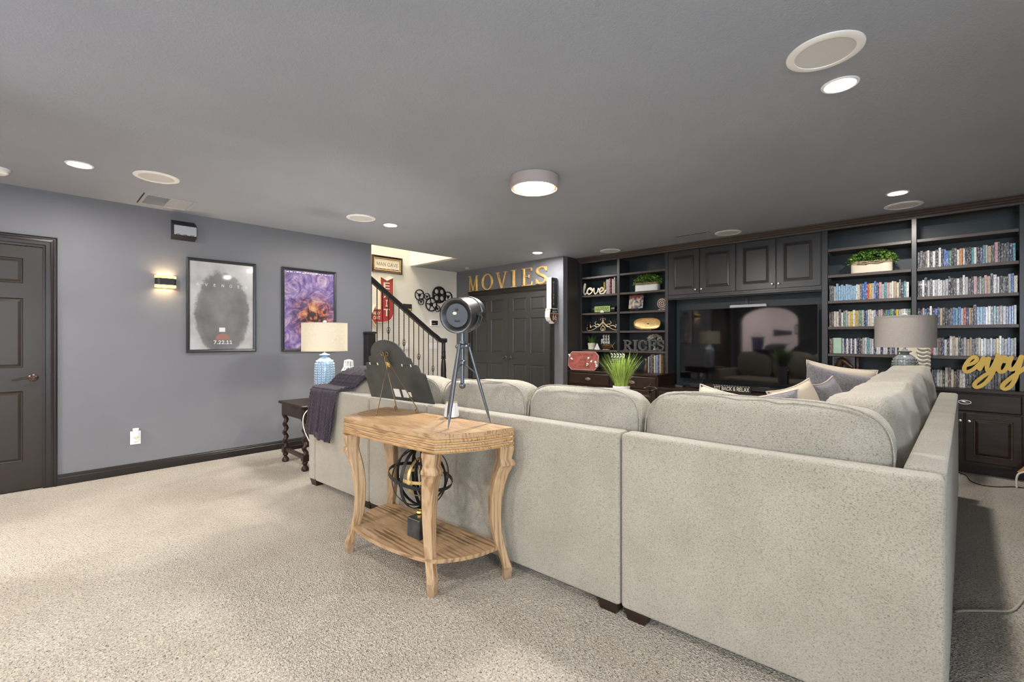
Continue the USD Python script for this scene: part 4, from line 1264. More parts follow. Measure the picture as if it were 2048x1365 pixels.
# outlet with plug-in freshener
ol = Thing('wall_outlet', 'white wall outlet low on the wall between the door and the posters', 'outlet', (.668, LW - .004, .27))
ol.part('plate', bx(.630, .708, LW - .0075, LW - .0005, .272, .398, .002), M['white'])
fr = Thing('air_freshener', 'white plug-in air freshener with a yellow leaf on the low outlet', 'air freshener', (.668, LW - .03, .30))
fr.part('body', bx(.646, .690, LW - .050, LW - .0085, .300, .395, .008), M['white'])
fr.part('cap', mv(lathe([(0, .0), (.020, 0), (.025, .028), (.023, .031), (0, .030)], 24), (.668, LW - .029, .396)), M['white'])
fr.part('leaf_print', place(prism(unary_union([Polygon([(0, 0), (.018, .006), (.017, .02), (.006, .014)]), Polygon([(0, 0), (-.018, .006), (-.017, .02), (-.006, .014)]), Polygon([(-.005, .0), (.005, 0), (0, -.012)])]), .0004), (.668, LW - .0502, .333), **WL), M['leaf_yellow'] if 'leaf_yellow' in M else M['gold_flat'])

# ================================================================== STAIR WALL PIECES
def SW(x, z, d=.0):
    return (x, WW - d, z)


t = Thing('framed_sign', 'framed antique MAN CAVE sign above the stair rail', 'sign', (4.10, WW - .02, 2.37))
O = (0, WW - .001, 0)
t.part('frame', place(rect_sweep(3.812, 4.388, 2.370, 2.648, [(0, 0), (0, .020), (.006, .026), (.012, .022), (.030, .016), (.050, .018), (.054, .006)]), O, **WL), M['bronze'], smooth=False)
t.part('inner_moulding', place(rect_sweep(3.845, 4.355, 2.403, 2.615, [(0, .014), (.004, .022), (.016, .019), (.020, .008)]), O, **WL), M['tan'], smooth=False)
t.part('sheet', place(bx(3.862, 4.338, 2.420, 2.598, .003, .008), O, **WL), M['cream'])
t.part('lettering', text_at('MAN CAVE', .058, (4.10, WW - .0092, 2.512), WL, .0006, width=.40), M['grey_text'])
ragged = [(3.872, 2.428), (4.328, 2.428)] + [(4.328 - .0285 * i, 2.434 + .006 * rng.random()) for i in range(17)]
t.part('printed_edge', place(prism(Polygon(ragged).buffer(0), .0005), (0, WW - .0091, 0), **WL), M['dark_text'])

EX = [(3.946, 2.293), (4.067, 2.235), (4.188, 2.297), (4.188, 1.672), (4.15, 1.596), (4.085, 1.556), (3.969, 1.541), (3.877, 1.544), (3.873, 1.469), (3.762, 1.625), (3.858, 1.811), (3.866, 1.752), (3.946, 1.756)]
t = Thing('exit_sign', 'red arrow-shaped metal EXIT sign behind the stair rail', 'sign', (3.98, WW - .03, 1.47))
ex = Polygon(EX)
t.part('body', place(prism(ex, .045), (0, WW - .001, 0), **WL), M['red_sign'], smooth=20)
t.part('rim', place(prism(ex.buffer(.006, join_style=2).difference(ex.buffer(-.004, join_style=2)), .055), (0, WW - .0005, 0), **WL), M['cream'], smooth=20)
for ch, z, h in (('E', 2.150, .105), ('X', 2.005, .105), ('I', 1.860, .105), ('T', 1.705, .115)):
    t.part('letter', text_at(ch, h, (4.062, WW - .0462, z), WL, .004, width=.115 if ch != 'I' else .036), M['cream'])
t.part('letter', text_at('WAY', .052, (3.880, WW - .0462, 1.688), WL, .003, width=.135), M['cream'])
t.part('letter', text_at('OUT', .052, (3.882, WW - .0462, 1.612), WL, .003, width=.125), M['cream'])

t = Thing('alarm_panel', 'black control panel with an amber display beside the stair rail', 'control panel', (4.49, WW - .01, 1.75))
t.part('body', bx(4.405, 4.578, WW - .022, WW - .0005, 1.757, 1.872, .004), M['black_plastic'])
t.part('display', bx(4.418, 4.565, WW - .0228, WW - .0222, 1.765, 1.790), M['gold_flat'])
t = Thing('thermostat', 'white thermostat with a dark screen below the film reels', 'thermostat', (5.07, WW - .01, 1.49))
t.part('body', bx(4.974, 5.166, WW - .026, WW - .0005, 1.494, 1.612, .008), M['white'])
t.part('screen', bx(4.995, 5.135, WW - .0268, WW - .0262, 1.515, 1.600), M['black'])
t.part('screen_text', bx(5.0, 5.075, WW - .0273, WW - .0269, 1.543, 1.547), M['white'])
for i, (x0, x1, n) in enumerate([(4.418, 4.505, 1), (4.945, 5.153, 3)]):
    t = Thing('switch_plate', ['narrow white switch plate behind the balusters', 'wide white switch plate behind the balusters near the newel'][i], 'light switch', ((x0 + x1) / 2, WW, 1.08))
    t.part('plate', bx(x0, x1, WW - .007, WW - .0005, 1.083, 1.192, .002), M['white'])
    for k in range(n):
        xc = x0 + (x1 - x0) * (k + .5) / n
        t.part('rocker', bx(xc - .016, xc + .016, WW - .0105, WW - .0072, 1.103, 1.172, .001), M['white'])

# film reels
def reel(r, kind, hub=.28):
    c = Point(0, 0).buffer(r, 20)
    if kind == 'round4':
        for k in range(4):
            a = np.pi / 4 + k * np.pi / 2
            c = c.difference(affinity.rotate(affinity.scale(Point(0, 0).buffer(1, 12), r * .27, r * .30), 0).__class__(np.array(affinity.translate(affinity.scale(Point(0, 0).buffer(1, 12), r * .28, r * .28), r * .55 * math.cos(a), r * .55 * math.sin(a)).exterior.coords)))
        for k in range(4):
            a = k * np.pi / 2
            c = c.difference(LineString([(r * .55 * math.cos(a), r * .55 * math.sin(a)), (r * .8 * math.cos(a), r * .8 * math.sin(a))]).buffer(r * .045))
    else:
        ring = Point(0, 0).buffer(r * .84, 20).difference(Point(0, 0).buffer(r * hub, 12))
        n = int(kind)
        sp = unary_union([LineString([(0, 0), (r * math.cos(a), r * math.sin(a))]).buffer(r * .055) for a in np.linspace(0, 2 * np.pi, n, endpoint=False) + .5])
        c = c.difference(ring.difference(sp))
    c = c.difference(Point(0, 0).buffer(r * .06, 8))
    return cat(prism(c, .010), mv(rect_ring(r), (0, 0, 0)))


def rect_ring(r):
    return prism(Point(0, 0).buffer(r, 24).difference(Point(0, 0).buffer(r * .90, 24)), .018)


fr = Thing('film_reel_decor', 'cluster of black film reels on the white stair wall', 'wall decor', (5.0, WW - .03, 1.8))
for x, z, r, k, dp in [(4.738, 2.045, .100, '3', .012), (4.884, 2.025, .062, '3', .034), (4.755, 1.925, .060, '3', .034), (5.158, 2.075, .155, 'round4', .034), (4.995, 1.890, .128, '5', .012), (5.380, 2.055, .096, '3', .012), (5.118, 1.818, .060, '4', .034)]:
    w = fr.part('reel', place(reel(r, k), (x, WW - dp, z), **WL), M['iron'], smooth=20)
    fr.part('hub', place(mv(cyl((0, 0, 0), r * .16, .022, 16), (0, 0, 0)), (x, WW - dp, z), **WL), M['iron'], under=w)

# ================================================================== GOLD LETTERS, ROUTE SIGN
def serif(ch):
    """roman capital on a unit height; thick and thin strokes with slab serifs"""
    tk, tn, s = .15, .065, .045
    if ch == 'I':
        return strokes([([(.18, 0), (.18, 1)], tk), ([(0, s / 2), (.36, s / 2)], s), ([(0, 1 - s / 2), (.36, 1 - s / 2)], s)])
    if ch == 'M':
        return strokes([([(.13, 0), (.13, 1)], tn), ([(.83, 0), (.83, 1)], tk), ([(.16, .97), (.47, .06)], tk * .85), ([(.47, .06), (.80, .97)], tn), ([(0, s / 2), (.28, s / 2)], s), ([(.66, s / 2), (1.0, s / 2)], s), ([(0, 1 - s / 2), (.20, 1 - s / 2)], s), ([(.78, 1 - s / 2), (1.0, 1 - s / 2)], s)])
    if ch == 'V':
        return strokes([([(.14, 1), (.46, .03)], tk), ([(.46, .03), (.76, 1)], tn), ([(0, 1 - s / 2), (.32, 1 - s / 2)], s), ([(.62, 1 - s / 2), (.90, 1 - s / 2)], s)])
    if ch == 'E':
        return strokes([([(.16, 0), (.16, 1)], tk), ([(0, s / 2), (.66, s / 2)], s * 1.2), ([(0, 1 - s / 2), (.64, 1 - s / 2)], s * 1.2), ([(.16, .52), (.48, .52)], tn * .8), ([(.655, 0), (.675, .22)], tn), ([(.63, 1), (.645, .80)], tn), ([(.48, .42), (.48, .62)], tn)])
    if ch == 'O':
        o = affinity.scale(Point(0, 0).buffer(1, 24), .43, .515); i = affinity.rotate(affinity.scale(Point(0, 0).buffer(1, 24), .275, .45), 0)
        return affinity.translate(o.difference(i), .43, .5)
    if ch == 'C':
        o = affinity.scale(Point(0, 0).buffer(1, 24), .42, .515).difference(affinity.scale(Point(.03, 0).buffer(1, 24), .26, .42)).difference(Polygon([(.05, 0), (.7, .28), (.7, -.28)]))
        return affinity.translate(unary_union([o, sbox(.26, .20, .36, .42), sbox(.26, -.42, .36, -.2)]), .42, .5)
    if ch == 'S':
        c = spline([(.60, .80), (.52, .93), (.34, .965), (.15, .88), (.10, .74), (.20, .60), (.42, .47), (.58, .33), (.55, .15), (.38, .04), (.18, .06), (.07, .22)], 6)
        return unary_union([LineString(c).buffer(.055), LineString(c[18:48]).buffer(.075), strokes([([(.615, .70), (.615, .98)], tn), ([(.055, .02), (.055, .32)], tn)])])
    if ch == 'R':
        b = affinity.scale(Point(0, 0).buffer(1, 20), .40, .27).difference(affinity.scale(Point(0, 0).buffer(1, 20), .24, .19)).intersection(sbox(0, -1, 1, 1))
        return unary_union([strokes([([(.18, 0), (.18, 1)], tk), ([(0, s / 2), (.40, s / 2)], s * 1.3), ([(0, 1 - s / 2), (.40, 1 - s / 2)], s * 1.6), ([(.36, .48), (.66, .03)], tk), ([(.58, s / 2), (.80, s / 2)], s * 1.3)]), affinity.translate(b, .30, .73)])


def letter(ch, w, h, bold=0.0):
    p = serif(ch)
    x0, y0, x1, y1 = p.bounds
    p = affinity.translate(p, -x0, -y0)
    p = affinity.scale(p, w / (x1 - x0), h / (y1 - y0), origin=(0, 0))
    return p.buffer(bold) if bold else p


for ch, y1, y0 in [('M', 6.433, 6.165), ('O', 6.076, 5.778), ('V', 5.712, 5.425), ('I', 5.345, 5.212), ('E', 5.098, 4.862), ('S', 4.79, 4.555)]:
    p = letter(ch, y1 - y0, .292)
    m = cat(prism(p, .016), prism(p.buffer(-.007), .007, .016), prism(p.buffer(-.013), .006, .023))
    solo('gold_letter', place(m, (MWX - .003, y1, 2.1365), **WX), M['gold'], f'gold serif letter {ch} of MOVIES over the closet doors', 'letter', group='MOVIES letters', smooth=20)
rs = Thing('route_sign', 'projecting ROUTE 66 sign with white bulbs on its edge beside the closet doors', 'sign', (5.49, 4.39, 1.5))
x0, x1, ya, yb = 5.425, 5.585, 4.345, 4.432
bar = Polygon([(0, 1.73), (.16, 1.73), (.16, 2.185), (.15, 2.205), (.01, 2.205), (0, 2.185)])
shield = Polygon([(.03, 1.735), (.06, 1.722), (.08, 1.735), (.10, 1.722), (.13, 1.735), (.185, 1.725), (.178, 1.70), (.192, 1.665), (.195, 1.60), (.16, 1.545), (.105, 1.522), (.08, 1.50), (.055, 1.522), (0, 1.545), (-.035, 1.60), (-.032, 1.665), (-.018, 1.70), (-.025, 1.725)])
shield = affinity.translate(affinity.scale(shield, .95, 1, origin=(.08, 1.6)), -.015, 0)
RW = dict(A=(1, 0, 0), B=(0, 0, 1), N=(0, -1, 0))
rs.part('housing', place(prism(bar, yb - ya), (x0, yb, 0), **RW), M['white'], smooth=20)
rs.part('shield_housing', place(prism(shield, yb - ya - .002), (x0, yb - .001, 0), **RW), M['white'], smooth=20)
rs.part('face', place(prism(bar.buffer(-.006), .002), (x0, ya - .0002, 0), **RW), M['black'])
rs.part('shield_rim', place(prism(shield.buffer(-.003), .003), (x0, ya - .0022, 0), **RW), M['cream'])
rs.part('shield_face', place(cat(prism(shield.buffer(-.008).intersection(sbox(-1, 1.4, 1, 1.652)), .0015)), (x0, ya - .0053, 0), **RW), mat('maroon_enamel', (.12, .025, .025), .35))
rs.part('shield_face', place(cat(prism(shield.buffer(-.008).intersection(sbox(-1, 1.660, 1, 2)), .0015)), (x0, ya - .0053, 0), **RW), M['black'])
for i, ch in enumerate('HISTORIC'):
    rs.part('lettering', text_at(ch, .034, (x0 + .055, ya - .0023, 2.130 - i * .047), RW, .001, bold=False), M['cream'])
rs.part('lettering', text_at('ROUTE', .026, (x0 + .075, ya - .0069, 1.683), RW, .001, width=.10), M['cream'])
rs.part('lettering', text_at('66', .085, (x0 + .075, ya - .0069, 1.598), RW, .0015, width=.10), M['cream'])
for z in (2.155, 2.065, 1.975, 1.885, 1.80):
    rs.part('bulb', sphere((x0 - .006, (ya + yb) / 2, z), .011, 2), M['bulb_sign'])

# ================================================================== BUILT-IN BOOKCASES
FX = 6.02                      # face of the upper cases
ZS = [2.248, 1.962, 1.680, 1.396, 1.103]
ZL = [z - .008 for z in ZS]
ZR = [z + .007 for z in ZS]
CTL, CTR, CTC = .790, .806, .630


def face(y0, y1, z0, z1, x=FX, th=.022, b=.0015):
    return bx(x, x + th, y0, y1, z0, z1, b)


def tower(name, label, stiles, zs, zb):
    """open bookcase tower: stiles [(y left, y right), ...] from left to right"""
    yl, yr = stiles[0][0], stiles[-1][1]
    t = Thing(name, label, 'bookcase', (FX + .17, (yl + yr) / 2, zb))
    t.part('back_panel', bx(6.338, 6.352, yr + .012, yl - .012, zb, 2.46), M['case_back'])
    t.part('top_rail', face(yr, yl, 2.46, 2.535), M['case'])
    for a, b in stiles:
        t.part('stile', face(b, a, zb, 2.4598), M['case'])
    for i, (a, b) in enumerate(stiles):
        c = (a + b) / 2
        c0 = a if i == 0 else b if i == len(stiles) - 1 else c
        lo, hi = (c0 - .018, c0 - .001) if i == 0 else (c0 + .001, c0 + .018) if i == len(stiles) - 1 else (c - .009, c + .009)
        t.part('side_panel', bx(FX + .0225, 6.3375, lo, hi, zb, 2.4595), M['case'])
    for (a, b), (c, d) in zip(stiles[:-1], stiles[1:]):
        for z in zs:
            t.part('shelf', bx(FX + .004, 6.3375, c + .002, b - .002, z - .030, z, .002), M['case_edge'])
        for k, z in enumerate(np.arange(zb + .08, 2.40, .032)):
            pass
    return t


LST = [(4.245, 4.203), (3.566, 3.522), (2.812, 2.770)]
RST = [(.998, .944), (.250, .212), (-.470, -.522)]
tower('bookcase', 'dark open bookcase tower at the left holding the ornaments and plants', LST, ZL, CTL + .0005)
tower('bookcase', 'dark open bookcase tower at the right filled with rows of disc cases', RST, ZR, CTR + .0005)
# crown moulding over everything
cr = Polygon([(0, 2.466), (.006, 2.466), (.010, 2.478), (.030, 2.490), (.036, 2.498), (.052, 2.503), (.072, 2.520), (.088, 2.528), (.092, 2.5395), (0, 2.5395)])
solo('crown_moulding', place(prism(cr, 4.245 + .60), (FX - .0005, 4.2445, 0), (-1, 0, 0), (0, 0, 1), (0, -1, 0)), M['case_edge'], 'dark brown crown moulding running along the top of the built-in cases', 'crown moulding', smooth=False)


def cab_door(t, y1, y0, z0, z1, x, m, style, knob=None, name='door'):
    """raised or framed cabinet door; y1 left edge, y0 right edge"""
    W = WX; O = (x, 0, 0); a0, a1 = -y1, -y0
    if style == 'flat':
        dm = cat(place(prism(sbox(a0, z0, a1, z1).difference(sbox(a0 + .075, z0 + .075, a1 - .075, z1 - .075)), .019), O, **W))
        p = t.part(name, dm, m, smooth=False)
        t.part('moulding', place(rect_sweep(a0 + .070, a1 - .070, z0 + .070, z1 - .070, [(0, .018), (.003, .026), (.012, .027), (.018, .020), (.026, .021), (.034, .012), (.036, .008)]), O, **W), M['case_mould'], under=p, smooth=False)
        t.part('panel', place(bx(a0 + .080, a1 - .080, z0 + .080, z1 - .080, .001, .012), O, **W), m, under=p)
    else:
        dm = cat(place(prism(sbox(a0, z0, a1, z1).difference(sbox(a0 + .055, z0 + .055, a1 - .055, z1 - .055)), .017), O, **W), place(rect_sweep(a0, a1, z0, z1, [(0, .017), (.006, .021), (.055, .021), (.060, .013)]), O, **W))
        p = t.part(name, dm, m, smooth=False)
        t.part('panel', place(rect_sweep(a0 + .056, a1 - .056, z0 + .056, z1 - .056, [(0, .006), (.008, .009), (.030, .018), (.033, .018)], fill=True), O, **W), m, under=p, smooth=False)
        t.part('worn_edge', place(rect_sweep(a0 + .0600, a1 - .0600, z0 + .0600, z1 - .0600, [(0, .0105), (.004, .0118)]), O, **W), M['glaze'], under=p, smooth=False)
    if knob:
        k = lathe([(0, 0), (.007, 0), (.006, .012), (.013, .016), (.015, .022), (.011, .028), (0, .030)], 20)
        t.part('knob', place(k, (x - .0195, knob[0], knob[1]), (0, -1, 0), (0, 0, 1), (-1, 0, 0)), M['nickel'], under=p)


def drawer(t, y1, y0, z0, z1, x):
    a0, a1 = -y1, -y0
    p = t.part('drawer', place(cat(rect_sweep(a0, a1, z0, z1, [(0, .001), (0, .012), (.010, .020)], fill=True)), (x, 0, 0), **WX), M['espresso'], smooth=False)
    t.part('worn_edge', place(bx(a0 + .004, a1 - .004, z1 - .008, z1 - .003, .0135, .0160), (x, 0, 0), **WX), M['glaze'], under=p)
    yc, zc = (y1 + y0) / 2, (z0 + z1) / 2
    h = sphere((0, 0, 0), 1, 2)
    v, f = h
    v = v * np.array([.046, .021, .016]); v[:, 2] = np.abs(v[:, 2])
    ring = tube(np.array([(.043 * math.cos(a), .018 * math.sin(a), .004) for a in np.linspace(0, 2 * np.pi, 36, endpoint=False)]), .0045, 6, closed=True)
    t.part('pull', place(cat((v * np.array([.8, .75, .8]), f), ring), (x - .0205, yc, zc), (0, -1, 0), (0, 0, 1), (-1, 0, 0)), M['nickel'], under=p)


uc = Thing('wall_cabinet', 'dark four-door wall cabinet above the television', 'cabinet', (FX + .15, 1.88, 1.835))
uc.part('body', bx(FX + .0225, 6.352, 1.0, 2.768, 1.838, 2.4595), M['case'])
uc.part('top_rail', face(1.0, 2.768, 2.455, 2.535), M['case'])
uc.part('bottom_rail', face(1.0, 2.768, 1.838, 1.862), M['case'])
uc.part('face_frame', cat(face(1.0, 2.768, 1.862, 2.455, FX + .012, .010)), M['case'])
uc.part('light_rail', place(prism(Polygon([(0, 1.800), (.010, 1.800), (.014, 1.812), (.022, 1.818), (.022, 1.8375), (0, 1.8375)]), 1.766), (FX + .023, 2.767, 0), (-1, 0, 0), (0, 0, 1), (0, -1, 0)), M['case'], smooth=False)
for (a, b, kn) in [(2.762, 2.342, 2.385), (2.332, 1.896, 2.308), (1.879, 1.452, 1.484), (1.441, 1.012, 1.416)]:
    cab_door(uc, a, b, 1.866, 2.450, FX + .0115, M['case'], 'flat', (kn, 1.918))
nb = Thing('niche_back', 'blue-green dark back panel of the television niche with a centre batten', 'panel', (6.3, 1.88, .64))
nb.part('panel', bx(6.285, 6.335, 1.002, 2.766, CTC + .002, 1.836), M['case_back'])
nb.part('batten', bx(6.273, 6.284, 1.825, 1.865, CTC + .002, 1.80, .002), M['case'])
# bases
lb = Thing('base_cabinet', 'espresso base cabinet with two drawers under the ornament shelves', 'cabinet', (6.0, 3.5, 0))
XL = 5.722
lb.part('body', bx(XL, 6.352, 2.772, 4.246, .10, CTL - .031), M['espresso'])
lb.part('countertop', bx(XL - .022, 6.352, 2.768, 4.247, CTL - .030, CTL, .005), M['espresso'])
lb.part('toe_kick', bx(XL + .07, 6.352, 2.772, 4.246, .001, .0995), M['espresso'])
for y1, y0 in [(4.216, 3.516), (3.491, 2.797)]:
    drawer(lb, y1, y0, .588, .752, XL - .0005)
    ym = (y1 + y0) / 2
    cab_door(lb, y1, ym + .004, .125, .572, XL - .0005, M['espresso'], 'raised', (ym + .03, .505))
    cab_door(lb, ym - .004, y0, .125, .572, XL - .0005, M['espresso'], 'raised', (ym - .03, .505))
rb = Thing('base_cabinet', 'espresso base cabinet with raised-panel doors under the disc-filled shelves', 'cabinet', (6.2, .24, 0))
XR = 6.035
rb.part('body', bx(XR, 6.352, -.56, .996, .10, CTR - .033), M['espresso'])
rb.part('countertop', bx(XR - .052, 6.352, -.60, .998, CTR - .032, CTR, .005), M['espresso'])
rb.part('toe_kick', bx(XR + .085, 6.352, -.56, .996, .001, .0995), M['espresso'])
rb.part('base_moulding', bx(XR + .070, XR + .0845, -.56, .996, .088, .0995, .003), M['glaze'])
for y1, y0 in [(.965, .262), (.238, -.487)]:
    drawer(rb, y1, y0, .596, .764, XR - .0005)
    ym = (y1 + y0) / 2
    cab_door(rb, y1, ym + .004, .130, .582, XR - .0005, M['espresso'], 'raised', (ym + .030, .507))
    cab_door(rb, ym - .004, y0, .130, .582, XR - .0005, M['espresso'], 'raised', (ym - .030, .507))
mb = Thing('base_cabinet', 'low espresso television cabinet between the two base cabinets', 'cabinet', (6.0, 1.88, 0))
mb.part('body', bx(XL, 6.27, 1.003, 2.767, .10, CTC - .031), M['espresso'])
mb.part('countertop', bx(XL - .022, 6.27, 1.001, 2.767, CTC - .030, CTC, .005), M['espresso'])
mb.part('toe_kick', bx(XL + .07, 6.27, 1.003, 2.767, .001, .0995), M['espresso'])
for k in range(4):
    y1 = 2.745 - k * .432
    cab_door(mb, y1, y1 - .42, .125, .575, XL - .0005, M['espresso'], 'raised', (y1 - (.39 if k % 2 == 0 else .03), .50))

# ------------------------------------------------------------------ television and things in its niche
tv = Thing('television', 'large flat black television under the wall cabinet', 'television', (6.12, 1.85, CTC))
TVR = lambda m: rot(m, -4.6, 'z', (6.10, 1.848, 0))
_p = tv.part
tv.part = lambda n, m, mt, **k: _p(n, TVR(m), mt, **k)
tv.part('screen', bx(6.098, 6.102, 1.036, 2.660, .735, 1.655), M['tv'])
tv.part('bezel', place(rect_sweep(-2.668, -1.028, .722, 1.664, [(0, 0), (0, .016), (.006, .017), (.0085, .013), (.0085, .008)]), (6.112, 0, 0), **WX), M['black_plastic'], smooth=False)
tv.part('back_shell', bx(6.1125, 6.150, 1.04, 2.656, .74, 1.645, .01), M['black_plastic'])
for y in (1.33, 2.36):
    tv.part('foot', cat(bx(6.03, 6.20, y - .012, y + .012, CTC + .001, CTC + .012), bx(6.115, 6.135, y - .012, y + .012, CTC + .012, .74)), M['black_plastic'])
br = Thing('mounting_bar', 'white slotted bar standing up behind the top of the television', 'bracket', (6.21, 1.80, 1.55))
br.part('bar', place(prism(sbox(-2.02, 1.52, -1.594, 1.702).buffer(-.014).buffer(.014).difference(sbox(-1.975, 1.655, -1.835, 1.664)).difference(sbox(-1.815, 1.655, -1.675, 1.664)), .024), (6.215, 0, 0), **WX), M['white'])
br.part('slot_back', bx(6.216, 6.219, 1.60, 2.01, 1.53, 1.695), M['grille'])
br.part('arm', bx(6.2195, 6.2725, 1.835, 1.855, 1.55, 1.60), M['white'])
sb = Thing('soundbar', 'long black soundbar in front of the television', 'soundbar', (5.98, 1.9, CTC))
sb.part('body', bx(5.945, 6.02, 1.36, 2.44, CTC + .006, CTC + .062, .006), M['black_plastic'])
sb.part('grille', bx(5.9435, 5.9447, 1.40, 2.40, CTC + .012, CTC + .056), mat('black_mesh', (.02, .02, .02), .7, bump=(900, .001)))
sb.part('silver_glint', bx(5.950, 5.975, 1.50, 1.62, CTC + .0622, CTC + .064), M['nickel'])  # nickel strip put in as a silver glint on the soundbar
for y in (1.42, 2.38):
    sb.part('foot', bx(5.96, 6.0, y - .02, y + .02, CTC + .001, CTC + .0058), M['black_plastic'])
t = Thing('media_player', 'small dark media box at the left end of the soundbar', 'media box', (5.96, 2.57, CTC))
t.part('body', bx(5.93, 6.02, 2.52, 2.635, CTC + .002, CTC + .030, .004), M['black_plastic'])
t.part('front_stripe', bx(5.9288, 5.9297, 2.525, 2.63, CTC + .006, CTC + .010), M['nickel'])
sg = Thing('slogan_sign', 'small black box sign reading SIT BACK & RELAX below the television', 'sign', (5.80, 1.87, CTC))
O = (5.786, 1.872, CTC + .001)
sg.part('block', place(bx(-.218, .218, 0, .075, -.030, 0, .002), O, **WX), M['black'])
sg.part('lettering', text_at('SIT BACK & RELAX', .044, (5.7858, 1.872, CTC + .037), WX, .001, width=.40), M['cream'])
for k in range(14):
    sg.part('border_dash', place(bx(-.21 + k * .0305, -.21 + k * .0305 + .018, .069, .073, .0, .0008), O, **WX), M['cream'])
t = Thing('jar', 'squat green jar with a wooden lid at the right end of the television', 'jar', (5.86, 1.10, CTC))
t.part('body', mv(lathe([(0, .001), (.038, .001), (.045, .01), (.045, .075), (.036, .085), (0, .086)], 28), (5.86, 1.10, CTC)), mat('sage_glaze', (.10, .16, .10), .35))
t.part('lid', mv(lathe([(0, .087), (.046, .087), (.048, .091), (.046, .100), (0, .101)], 28), (5.86, 1.10, CTC)), M['tan'])

# ------------------------------------------------------------------ rows of disc cases
rng = random.Random(42)
PAL = {'white': (.62, .62, .62), 'silver': (.36, .37, .40), 'black': (.022, .022, .025), 'charcoal': (.075, .075, .085), 'pale blue': (.26, .40, .55), 'blue': (.04, .11, .34), 'navy': (.02, .03, .09), 'red': (.34, .03, .03), 'yellow': (.55, .38, .04),
       'tan': (.40, .31, .20), 'cream': (.55, .50, .40), 'brown': (.12, .065, .04), 'green': (.08, .18, .10), 'purple': (.10, .06, .18), 'orange': (.48, .17, .03), 'teal': (.05, .22, .25), 'pink': (.48, .30, .32)}
SP = {}
for k, c in PAL.items():
    o = (.55, .55, .55) if sum(c) < .9 else (.06, .06, .08)
    SP[k] = usdkit.material(stage, '/World/Looks/spine_' + k.replace(' ', '_'), {
        'g': ('geometry', {}), 'm': ('mapping', {'scale': (4, 130, 60)}), 'n': ('noise_texture', {'scale': 1.0, 'detail': 2.0}), 'r': ('rgb_ramp', {'ramp': [(.50, (0, 0, 0)), (.68, (.62, .62, .62))]}),
        'x': ('mix', {'color1': c, 'color2': o}), 'p': ('principled_bsdf', {'roughness': .28, 'coat_weight': .3})},
        [('g.position', 'm.vector'), ('m.vector', 'n.vector'), ('n.fac', 'r.fac'), ('r.color', 'x.fac'), ('x.color', 'p.base_color')], surface='p.BSDF')
ORD = lambda n: f"{n}{'th' if 10 <= n % 100 <= 20 else {1: 'st', 2: 'nd', 3: 'rd'}.get(n % 10, 'th')}"


def row(y1, y0, z, where, pal, hmin=.160, hmax=.178, fixed=(), x=6.078, tmin=.0145, tmax=.0225):
    y, n = y1, 0
    names = list(pal); wts = [pal[k] for k in names]
    while True:
        w = rng.uniform(tmin, tmax)
        if y - w < y0:
            break
        n += 1
        c = fixed[n - 1] if n <= len(fixed) else rng.choices(names, wts)[0]
        h = rng.uniform(hmin, hmax) if rng.random() < .8 else rng.choice([.155, .19])
        xx = x + rng.uniform(0, .012)
        solo('disc_case', bx(xx, xx + .135, y - w + .0004, y - .0004, z + .0006, z + h, .0012), SP[c], f'{c} disc case, {ORD(n)} from left, {where}', 'disc case', group='disc cases, ' + where, smooth=False)
        y -= w


MIX = dict(white=5, silver=4, black=7, charcoal=5, blue=2, navy=2, tan=1.5, cream=2, red=1, yellow=1, teal=1, pink=1, brown=1, purple=.6, green=.6)
COOL = dict(white=4, silver=4, black=2, navy=3, blue=4, teal=1.5, cream=2, tan=1.5, yellow=1.2, pink=1, orange=.5, charcoal=1)
rB, rA = (.208, -.466), (.940, .256)
row(*rB, ZR[1], 'first row, far right bay', MIX, fixed=['black', 'charcoal', 'black', 'brown', 'white', 'black', 'white', 'black', 'white', 'black', 'blue', 'blue', 'green', 'black', 'charcoal', 'white', 'orange', 'white'])
row(*rB, ZR[2], 'second row, far right bay', MIX, fixed=['black', 'charcoal', 'white', 'black', 'silver', 'charcoal', 'white', 'silver', 'white', 'white', 'silver'])
row(*rB, ZR[3], 'third row, far right bay', MIX)
row(.205, -.466, ZR[4], 'fourth row, far right bay', dict(MIX, red=2, tan=2.5), fixed=['red', 'navy', 'navy', 'purple', 'black', 'red', 'white', 'silver', 'brown'])
row(.105, -.466, CTR, 'countertop row, far right bay', dict(white=2, silver=3, black=4, charcoal=4, brown=3, cream=3, red=.6, tan=1), x=6.10, tmin=.015, tmax=.024)
row(*rA, ZR[2], 'first row, left bay of right bookcase', COOL, fixed=['charcoal', 'charcoal', 'silver'] + ['pale blue'] * 9 + ['white', 'cream', 'charcoal', 'blue', 'blue', 'red', 'yellow'])
row(*rA, ZR[3], 'second row, left bay of right bookcase', dict(COOL, cream=5, green=2), fixed=['brown', 'charcoal', 'cream', 'cream', 'charcoal', 'white'])
row(.822, .256, ZR[4], 'third row, left bay of right bookcase', dict(white=5, navy=4, silver=3, black=3, brown=1, teal=1, pink=1), fixed=['white', 'navy', 'white', 'navy', 'white', 'navy'])
solo('book', bx(6.08, 6.22, .905, .938, ZR[4] + .0006, ZR[4] + .165, .002), SP['brown'], 'brown book at the left end of the third filled shelf', 'book')
solo('box_set', bx(6.07, 6.21, .826, .902, ZR[4] + .0006, ZR[4] + .172, .003), mat('pale_green_box', (.34, .50, .38), .5, var=(20, .06)), 'wide pale green box set beside the brown book', 'box set')

